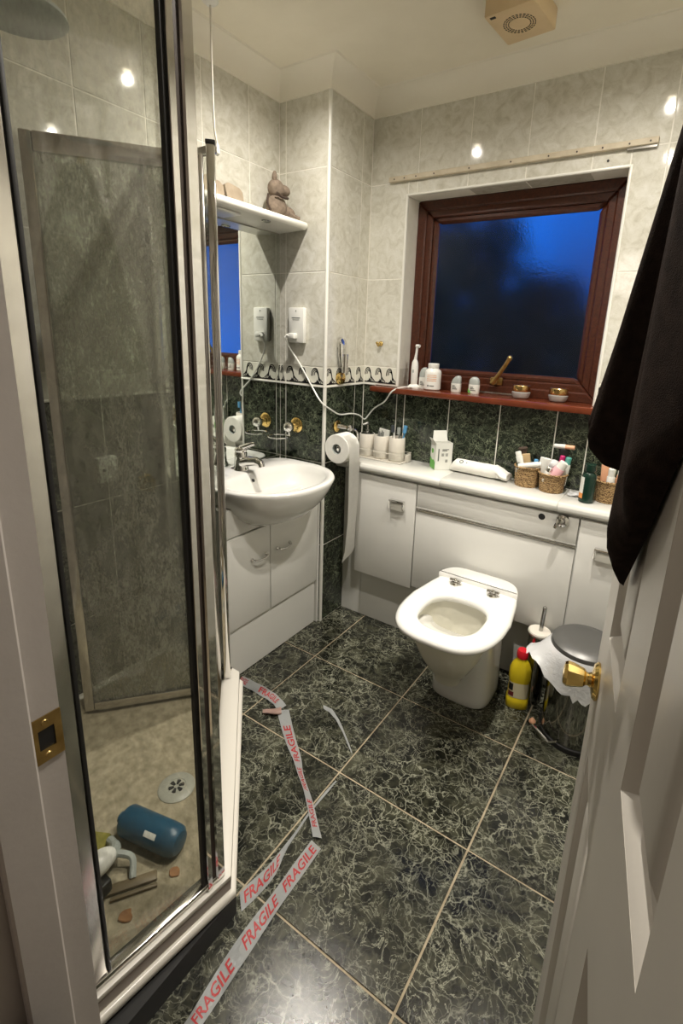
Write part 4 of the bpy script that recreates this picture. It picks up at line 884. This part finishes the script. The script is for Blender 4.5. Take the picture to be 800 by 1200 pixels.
# ---------------------------------------------------------------- things on the worktop
Z = ZW
tray_ = thing('cup_rack', 'low ivory rack holding three stoneware cups on the worktop', 'rack', (-.84, 1.435, Z))
b = MB(); b.box(-.928, -.745, 1.404, 1.470, Z, Z+.0035, .0015, 1); b.tube([(-.929, 1.404, Z+.03), (-.745, 1.406, Z+.03), (-.740, 1.470, Z+.03), (-.929, 1.470, Z+.03), (-.929, 1.404, Z+.03)], .0014, 6)
for x in (-.929, -.742): b.cyl((x, 1.47, Z), (x, 1.47, Z+.032), .0014, .0014, 6)
b.box(-.749, -.738, 1.440, 1.470, Z, Z+.026, .003); b.build('rack_frame', M['ivory_dark'], tray_)
def cup(name, label, cat, x, y, r, h):
    t = thing(name, label, cat, (x, y, Z+.004)); b = MB()
    b.lathe([(r*.93, 0), (r, .004), (r*1.02, h*.5), (r, h-.003), (r-.002, h), (r-.004, h-.002), (r-.005, h*.55)], (x, y, Z+.004), seg=32, cap1=True); b.build('cup_body', M['ivory'], t)
    b = MB(); b.lathe([(r*1.0+.0006, .006), (r*1.018+.0006, h*.40)], (x, y, Z+.004), seg=32, cap0=False, cap1=False); b.build('glaze_band', M['ivory_dark'], t); return t
t = cup('soap_pump', 'ivory stoneware soap dispenser with steel pump, leftmost of the cups', 'soap dispenser', -.897, 1.436, .0275, .078)
b = MB(); b.lathe([(.0235, .078), (.012, .083), (.008, .085), (.008, .092), (.004, .093), (.004, .112)], (-.897, 1.436, Z+.004), seg=20); b.tube([(-.897, 1.436, Z+.114), (-.897, 1.432, Z+.117), (-.905, 1.415, Z+.113)], [.006, .005, .003], 10); b.build('pump', M['steel'], t)
t = cup('stoneware_cup', 'ivory stoneware cup holding a flat toothpaste tube, middle of three', 'cup', -.838, 1.437, .0270, .078)
t = cup('stoneware_cup', 'ivory stoneware cup holding toothbrushes, right of the three cups', 'cup', -.779, 1.438, .0270, .080)
b = MB(); m = Matrix.Translation((-.842, 1.442, Z+.012)) @ Matrix.Rotation(.12, 4, 'Y'); b.loft([[m @ Vector(p) for p in ((-.020, -.002, z), (.020, -.002, z), (.020, .002, z), (-.020, .002, z))] for z in (.0, .092)]); o = b.build('toothpaste_tube', M['card'], smooth=0); tag(o, 'white toothpaste tube standing in the middle stoneware cup', 'toothpaste tube')
b = MB(); 
for q in range(5): b.box(-.856+.005*q, -.853+.005*q, 1.4385, 1.4395, Z+.070, Z+.098-.004*(q % 3))
b.xf(Matrix.Identity(4)); pr = b.build('tube_print', M['grey_print'], o)
for x0, y0, x1, y1, h, mt, lb in ((-.785, 1.436, -.800, 1.447, .118, 'toothdark', 'dark bristled toothbrush leaning left in the right cup'), (-.775, 1.440, -.752, 1.448, .122, 'toothblue', 'blue toothbrush leaning right in the right cup'), (-.780, 1.446, -.778, 1.452, .112, 'grey_plastic', 'grey toothbrush upright in the right cup')):
    t = thing('toothbrush', lb, 'toothbrush', (x0, y0, Z+.012)); p0 = Vector((x0, y0, Z+.012)); p1 = Vector((x1, y1, Z+h)); b = MB(); b.tube([p0, p0.lerp(p1, .7), p1], [.0038, .0032, .0028], 8); b.build('handle', M['white_plastic'] if mt == 'toothdark' else M[mt], t)
    b = MB(); q = p0.lerp(p1, .88); b.tube([q+Vector((-.001, -.005, -.008)), p1+Vector((-.001, -.005, .003))], [.0065, .0065], 6); b.build('bristles', M[mt], t)
# open carton
ct = thing('open_carton', 'open white and green carton with raised flap on worktop', 'carton', (-.625, 1.452, Z))
CM = Matrix.Translation((-.622, 1.452, Z)) @ Matrix.Rotation(math.radians(47), 4, 'Z')
b = MB(); a, c, h = .029, .020, .088
for x0, x1, y0, y1 in ((-a, a, -c, -c+.0012), (-a, a, c-.0012, c), (-a, -a+.0012, -c, c), (a-.0012, a, -c, c)): b.box(x0, x1, y0, y1, 0, h)
b.box(-a, a, -c, c, 0, .0012); b.xf(CM); b.build('carton_body', M['card'], ct, smooth=0)
b = MB(); b.loft([[(a-.002, c, h-.001), (-a+.004, c, h-.001), (-a+.004, c-.0015, h-.001), (a-.002, c-.0015, h-.001)], [(a-.004, c+.012, h+.032), (-a+.010, c+.012, h+.032), (-a+.010, c+.0105, h+.032), (a-.004, c+.0105, h+.032)]]); b.xf(CM); b.build('top_flap', M['card'], ct, smooth=0)
b = MB(); b.loft([[(-a, -c, h), (-a, c, h), (-a+.001, c, h), (-a+.001, -c, h)], [(-a-.010, -c+.004, h+.014), (-a-.010, c-.004, h+.014), (-a-.009, c-.004, h+.014), (-a-.009, -c+.004, h+.014)]]); b.xf(CM); b.build('side_flap', M['card'], ct, smooth=0)
b = MB(); b.prism([(-.019, .004), (.019, .002), (.019, .026), (.008, .033), (-.004, .030), (-.019, .040)], 0, .0004, 0, 2, Matrix(((0, 0, -1, -a-.0001), (-1, 0, 0, 0), (0, 1, 0, 0), (0, 0, 0, 1)))); b.cyl((-a-.0005, .004, .060), (-a, .004, .060), .008, .008, 14); b.xf(CM); b.build('green_print', M['green_print'], ct, smooth=0)
b = MB()
for z, w_ in ((.066, .016), (.062, .012)): b.box(-.006, -.006+w_*1.4, -c-.0004, -c, z, z+.0026)
for x, z in ((-.004, .046), (.010, .046), (.010, .026)):
    for q in range(3): b.box(x-.004, x+.004, -c-.0004, -c, z+q*.0032, z+q*.0032+.0018)
b.box(-.020, -.016, -c-.0004, -c, .030, .070); b.xf(CM); b.build('carton_print', M['grey_print'], ct, smooth=0)
# soft pack
pk = thing('wipes_pack', 'long white soft pack with crumpled end lying on worktop', 'pack', (-.50, 1.465, Z))
b = MB(); rings = []
random.seed(11)
for k in range(19):
    q = k/18; x = -.590+.192*q; y = 1.460-.010*q; e = min(1, q*7+.35); f = 1 if q < .78 else 1-.50*(q-.78)/.22; cr_ = .0006 if q < .74 else .0048
    ring = []
    for j in range(20):
        a = 2*PI*j/20; ry = .024*min(1, e)*(1+.25*(1-f)); rz = .0205*min(1, e)*f
        yy = math.copysign(abs(math.cos(a))**.9, math.cos(a))*ry; zz = math.sin(a)*rz
        ring.append(Vector((x+random.uniform(-1, 1)*cr_, y+yy+random.uniform(-1, 1)*cr_, Z+rz+.0005+zz+random.uniform(0, 1)*cr_*.8)))
    rings.append(ring)
b.loft(rings); b.build('pack_film', M['paper'], pk, smooth=50)
b = MB(); b.lathe([(.0068, 0), (.0040, .0004)], (-.548, 1.4418, Z+.0375), (0, -.64, .77), 16, False, False); b.lathe([(.002, 0), (.0005, .0003)], (-.530, 1.4404, Z+.0375), (0, -.64, .77), 10); b.build('pack_print', M['grey_print'], pk)
# baskets
def basket(label, x, y, r0, r1, h):
    t = thing('wicker_basket', label, 'basket', (x, y, Z), 'seagrass baskets on the worktop'); b = MB(); rings = []
    pr = []
    for k in range(15):
        z = h*k/14; pr.append((r0+(r1-r0)*z/h+.0012*math.sin(k*PI)+(.0010 if k % 2 else -.0008), z))
    pr += [(r1+.0005, h+.0015), (r1-.003, h), (r1-.0045, h*.75), (r0-.004, .006)]
    b.lathe([(r0-.004, 0)]+pr, (x, y, Z), seg=40, cap1=True); b.build('basket_body', M['wicker'], t, smooth=60)
    b = MB(); b.tube([(x+(r1+.0008)*math.cos(2*PI*k/40), y+(r1+.0008)*math.sin(2*PI*k/40), Z+h+.0006*(-1)**k) for k in range(41)], .0028, 8); b.build('basket_rim', M['wicker'], t); return t
B1, B2, B3 = (-.345, 1.450), (-.272, 1.438), (-.128, 1.440)
basket('left round seagrass basket of cosmetics on the worktop', *B1, .033, .037, .058)
basket('middle round seagrass basket of bottles on the worktop', *B2, .032, .037, .052)
basket('right seagrass basket half hidden behind the dark green bottle', *B3, .030, .034, .058)
def stick(name, label, cat, p0, p1, r0, r1, mat, flat=1.0, capmat=None, caplen=.25, seg=14):
    t = thing(name, label, cat, p0); p0 = Vector(p0); p1 = Vector(p1); ax = p1-p0; L_ = ax.length; ax.normalize(); q = L_*(1-caplen) if capmat else L_
    b = MB(); b.lathe([(r0*.9, 0), (r0, .002), (r1, q-.001), (r1*.95, q)], p0, ax, seg, sx=1, sy=flat); b.build('tube_body', M[mat], t)
    if capmat: b = MB(); b.lathe([(r1*.85, 0), (r1*.88, L_-q-.002), (r1*.7, L_-q)], p0+ax*q, ax, seg, sx=1, sy=flat); b.build('tube_cap', M[capmat], t)
    return t
x, y = B1
t = thing('makeup_brush', 'brown make-up brush standing at the back of left basket', 'brush', (x-.012, y+.012, Z+.02))
b = MB(); b.tube([(x-.012, y+.012, Z+.015), (x-.019, y+.012, Z+.082)], .003, 8); b.build('handle', M['brown_hair'], t)
b = MB(); b.lathe([(.004, 0), (.010, .016), (.015, .026), (.011, .030), (.002, .031)], (x-.018, y+.012, Z+.080), (-.25, 0, 1), 14, sy=.6); b.build('bristles', M['brown_hair'], t)
stick('cosmetic_tube', 'white tube with dark cap leaning at left of left basket', 'tube', (x-.010, y-.010, Z+.030), (x-.033, y-.006, Z+.098), .008, .010, 'card', .6, 'card', .2)
b = MB(); b.box(-.011, .011, -.004, .004, 0, .075, .001, 1); b.xf(Matrix.Translation((x+.002, y+.008, Z+.018)) @ Matrix.Rotation(-.2, 4, 'Y')); tag(b.build('beige_box', M['beige']), 'small beige cardboard box standing in left basket', 'box')
stick('cosmetic_tube', 'thick white tube lying across the rim of left basket', 'tube', (x-.022, y-.028, Z+.058), (x+.045, y-.014, Z+.074), .0085, .0085, 'white_plastic', .9, 'white_plastic', .2)
stick('cosmetic_tube', 'dark capped short tube between white tubes in left basket', 'tube', (x-.024, y-.014, Z+.030), (x-.022, y-.026, Z+.066), .007, .007, 'grey_plastic', 1, 'bottle_green', .3)
stick('small_bottle', 'small grey blue bottle at the middle of left basket', 'bottle', (x+.017, y+.004, Z+.02), (x+.019, y+.006, Z+.080), .007, .007, 'grey_plastic', 1, 'toothblue', .2)
stick('small_bottle', 'small white bottle at the right back of left basket', 'bottle', (x+.027, y+.010, Z+.03), (x+.034, y+.014, Z+.088), .0065, .0065, 'white_plastic', 1, 'white_plastic', .25)
x, y = B2
stick('cosmetic_tube', 'white tube bending over the left rim of middle basket', 'tube', (x-.026, y-.004, Z+.03), (x-.020, y-.012, Z+.094), .008, .013, 'white_plastic', .5)
stick('cosmetic_tube', 'grey white tube with silver cap front left of middle basket', 'tube', (x-.016, y-.022, Z+.03), (x-.005, y-.026, Z+.074), .009, .009, 'card', 1, 'chrome', .3)
stick('pink_bottle', 'pale pink rounded bottle tilted in the middle basket', 'bottle', (x+.004, y-.020, Z+.045), (x+.030, y-.016, Z+.092), .016, .014, 'pink', .8, 'card', .4)
stick('small_bottle', 'magenta capped bottle at the back of middle basket', 'bottle', (x+.012, y+.010, Z+.02), (x+.018, y+.010, Z+.104), .008, .008, 'pink', 1, 'magenta', .2)
stick('small_bottle', 'teal capped bottle at the right back of middle basket', 'bottle', (x+.026, y+.008, Z+.02), (x+.035, y+.008, Z+.102), .009, .009, 'card', 1, 'teal', .25)
b = MB(); b.ball((x-.002, y-.002, Z+.078), .017, .014, .014, 14, 10); tag(b.build('cotton_puff', M['film']), 'pale round puff at the top of middle basket', 'puff')
stick('dark_bottle', 'black tall bottle standing behind the middle basket contents', 'bottle', (x+.014, y+.042, Z), (x+.014, y+.042, Z+.118), .017, .017, 'black', 1, 'black', .2)
stick('peach_tube', 'white and peach tube lying on the tall black bottle top', 'tube', (x-.014, y+.036, Z+.124), (x+.042, y+.034, Z+.126), .0062, .0075, 'card', 1, 'peach', .45)
x, y = B3
stick('cosmetic_tube', 'white bottle standing in the right basket behind the green bottle', 'bottle', (x+.004, y-.010, Z+.02), (x+.004, y-.012, Z+.094), .011, .010, 'white_plastic', 1, 'card', .3)
stick('cosmetic_tube', 'peach orange tube at the back of the right basket', 'tube', (x-.012, y+.010, Z+.02), (x-.014, y+.010, Z+.108), .010, .012, 'peach', .7)
stick('cosmetic_tube', 'peach and white stick at right of the right basket', 'tube', (x+.020, y+.004, Z+.02), (x+.024, y+.002, Z+.100), .007, .007, 'peach', 1, 'card', .3)
gb = thing('green_bottle', 'dark green bottle with white label at right end of worktop', 'bottle', (-.172, 1.395, Z))
b = MB(); b.lathe([(.017, 0), (.019, .002), (.019, .070), (.017, .078), (.011, .084), (.0105, .088)], (-.172, 1.395, Z), seg=28); b.build('bottle_body', M['bottle_green'], gb)
b = MB(); b.lathe([(.014, .086), (.0145, .089), (.014, .104), (.011, .106)], (-.172, 1.395, Z), seg=24); b.build('bottle_cap', M['bottle_green'], gb)
for z0, z1, mt in ((.026, .070, 'card'), (.012, .026, 'orange_print')):
    rows = [[Vector((-.172+.0194*math.cos(math.radians(a)), 1.395+.0194*math.sin(math.radians(a)), Z+z)) for a in range(175, 246, 10)] for z in (z0, z1)]
    b = MB(); b.sheet(rows); b.build('bottle_label', M[mt], gb)
b = MB(); random.seed(3); rows = [[Vector((-.222+.008*i+random.uniform(-.002, .002), 1.412+.009*j+random.uniform(-.002, .002), Z+.002+random.uniform(0, .010))) for i in range(6)] for j in range(5)]
b.sheet(rows, .0004); tag(b.build('crumpled_film', M['film'], smooth=0), 'crumpled clear plastic film on worktop left of the green bottle', 'plastic film')

# ---------------------------------------------------------------- things on the window sill
Z = .835
tbx, tby = -.768, 1.512
t = thing('electric_toothbrush', 'white electric toothbrush standing on its charger at left of the sill', 'toothbrush', (tbx, tby, Z))
b = MB(); b.lathe([(.018, 0), (.018, .006), (.013, .011), (.007, .016)], (tbx, tby, Z), seg=24, sx=1.2); b.build('charger_base', M['white_plastic'], t)
b = MB(); b.lathe([(.010, .012), (.0115, .018), (.0120, .070), (.0105, .085), (.0065, .094)], (tbx, tby, Z), seg=20); b.build('handle', M['white_plastic'], t)
b = MB(); b.tube([(tbx, tby, Z+.093), (tbx+.003, tby, Z+.118), (tbx+.004, tby, Z+.138)], [.0055, .004, .004], 10); b.tube([(tbx+.001, tby, Z+.139), (tbx+.014, tby-.003, Z+.139)], .0055, 10); b.build('brush_head', M['white_plastic'], t)
b = MB(); b.box(tbx-.002, tbx+.003, tby-.0128, tby-.011, Z+.052, Z+.062, .001, 1); b.build('button', M['grey_plastic'], t)
def deo(label, x, y, r, h, tilt):
    t = thing('deodorant_stick', label, 'deodorant', (x, y, Z)); m = lambda z, a, c: [Vector((x+p.x, y+p.y, Z+z+(tilt*p.x if z > h*.6 else 0))) for p in super_ring(0, 0, 0, a, c, 2.6, 28)]
    b = MB(); b.loft([m(0, r*.94, r*.62), m(.003, r, r*.66), m(h*.55, r, r*.66)]); b.build('stick_body', M['card'], t)
    b = MB(); b.loft([m(h*.55, r*.97, r*.63), m(h*.78, r*.95, r*.6), m(h*.92, r*.72, r*.45), m(h, r*.35, r*.25)]); b.build('stick_cap', M['grey_plastic'], t)
    b = MB()
    for q in range(3): b.box(x-r*.5, x+r*.5-.004*q, y-r*.665-.0006, y-r*.655, Z+h*.18+.005*q, Z+h*.18+.0022+.005*q)
    b.build('stick_print', M['grey_print'], t); return t
deo('tall grey and white deodorant stick beside the electric toothbrush', -.738, 1.525, .0165, .070, .2)
sb = thing('supplement_bottle', 'white pill bottle with orange lines and screw cap on the sill', 'bottle', (-.702, 1.518, Z))
b = MB(); b.lathe([(.024, 0), (.027, .003), (.027, .056), (.025, .063), (.018, .069), (.0165, .071)], (-.702, 1.518, Z), seg=32); b.build('bottle_body', M['white_plastic'], sb)
b = MB(); b.lathe([(.0175, .071), (.018, .072), (.018, .084), (.0165, .086)], (-.702, 1.518, Z), seg=32); b.build('bottle_cap', M['white_plastic'], sb)
def wrap(x, y, r, z0, z1, a0, a1, mt, nm, par):
    b = MB(); b.sheet([[Vector((x+r*math.cos(math.radians(a0+(a1-a0)*k/8)), y+r*math.sin(math.radians(a0+(a1-a0)*k/8)), Z+z)) for k in range(9)] for z in (z0, z1)]); b.build(nm, M[mt], par)
for z in (.048, .042, .036, .030): wrap(-.702, 1.518, .0274, z, z+.0016, 250, 320, 'orange_print', 'orange_line', sb)
wrap(-.702, 1.518, .0274, .012, .017, 255, 268, 'grey_print', 'bottle_mark', sb); wrap(-.702, 1.518, .0274, .013, .016, 272, 305, 'grey_print', 'bottle_lettering', sb)
deo('short grey deodorant stick with slanted cap right of the white pill bottle', -.622, 1.527, .0165, .050, .5)
t = deo('short grey deodorant stick with green mark left of the window handle', -.561, 1.527, .0175, .052, 0)
b = MB(); b.prism([(-.576, Z+.003), (-.566, Z+.003), (-.576, Z+.015)], 1.5140, 1.5150, 0, 1, Matrix(((1, 0, 0, 0), (0, 0, 1, 0), (0, 1, 0, 0), (0, 0, 0, 1)))); b.build('green_mark', M['green_print'], t)
for x, y, lb in ((-.410, 1.520, 'left of two glass cream jars with gold lids on sill'), (-.303, 1.520, 'right of two glass cream jars with gold lids on sill')):
    t = thing('cream_jar', lb, 'jar', (x, y, Z), 'gold lidded jars on the sill')
    b = MB(); b.lathe([(.016, 0), (.022, .003), (.0265, .012), (.0275, .019), (.024, .0215)], (x, y, Z), seg=32); b.build('jar_glass', M['clear_jar'], t)
    b = MB(); b.lathe([(.013, .004), (.019, .010), (.020, .018)], (x, y, Z), seg=24); b.build('cream', M['paper'], t)
    b = MB(); b.lathe([(.0255, .0215), (.026, .0225), (.026, .038), (.0245, .040), (.003, .0405)], (x, y, Z), seg=40); b.build('jar_lid', M['gold'], t)

# ---------------------------------------------------------------- towel on the door hook
tw = thing('towel', 'dark brown terry towel hanging in folds from the door hook', 'towel', tuple(D(-.115, .02, .80)))
def lobe(name, ct, cb, wt_, wb, nt_, nb_, zt, hem_far, hem_near, sag, n_off=.001):
    b = MB(); NU, NV = 26, 34; rows = []
    for j in range(NV+1):
        t = j/NV; tt = t**.85; row = []
        c = ct+(cb-ct)*tt; wd = wt_+(wb-wt_)*tt; am = nt_+(nb_-nt_)*t**1.15
        pts = [(-1+2*k/NU, 1) for k in range(NU+1)]+[(1-2*k/NU, 0) for k in range(1, NU)]
        for a, front in pts:
            hem = hem_near+(hem_far-hem_near)*(a*.5+.5)-sag*(1-a*a)
            z = zt+(hem-zt)*t
            env = max(0, 1-abs(a)**2.2)**.6
            n = n_off+(am*env*(.86+.14*math.cos(a*7+1.3+t*2)) if front else am*.12*env)
            if t > .96: n = n_off+(n-n_off)*(1-.35*(t-.96)/.04)
            row.append(D(c+a*wd, n, z))
        rows.append(row)
    b.loft(rows); return b.build(name, M['towel'], tw, smooth=80)
lobe('towel_fold', -.118, -.070, .016, .052, .001, .055, 1.288, .915, .900, .004)
lobe('towel_fold', -.125, -.178, .018, .074, .014, .027, 1.290, .798, .955, .012)

# ---------------------------------------------------------------- dark thing at the foot of the left jamb
b = MB(); b.lathe([(.027, 0), (.027, .375), (.025, .392), (.016, .402), (.003, .404)], (-.366, .094, 0), seg=32); tag(b.build('round_bin', M['black']), 'black round topped bin at the left foot of doorway', 'bin')

# ---------------------------------------------------------------- outside: lawn and trees at dusk
slab('ground', -14, 12, YB+.6, 22, -1.9, -1.8, M['grass'])
def tree(label, x, y, h, r, seed):
    random.seed(seed); t = thing('garden_tree', label, 'tree', (x, y, -1.8), 'trees outside the window')
    b = MB(); b.tube([(x, y, -1.8), (x+.1, y, -1.8+h*.4), (x-.05, y+.1, -1.8+h*.75)], [.16, .12, .05], 8); b.build('trunk', M['bark'], t)
    b = MB()
    for k in range(1500):
        u = Vector((random.gauss(0, 1), random.gauss(0, 1), random.gauss(0, 1))).normalized()*random.uniform(.35, 1)
        c = Vector((x+u.x*r, y+u.y*r, -1.8+h*.66+u.z*h*.36)); a = Vector((random.gauss(0, 1), random.gauss(0, 1), random.gauss(0, 1))).normalized(); q = a.orthogonal().normalized(); l = random.uniform(.10, .19)
        vv = [b.bm.verts.new(p) for p in (c-a*l, c+q*l*.5, c+a*l, c-q*l*.5)]; b.bm.faces.new(vv)
    o = b.build('foliage', M['leaf'], t, smooth=0, recalc=False); o['kind'] = 'stuff'
tree('tall dark tree outside filling the upper left of the window', -2.75, 6.4, 4.75, 1.05, 1)
tree('dark bushy tree outside at the lower middle of the window', -2.05, 8.4, 3.9, .9, 2)
tree('low dark bush outside at the lower right of the window', -.75, 6.2, 3.22, .75, 3)
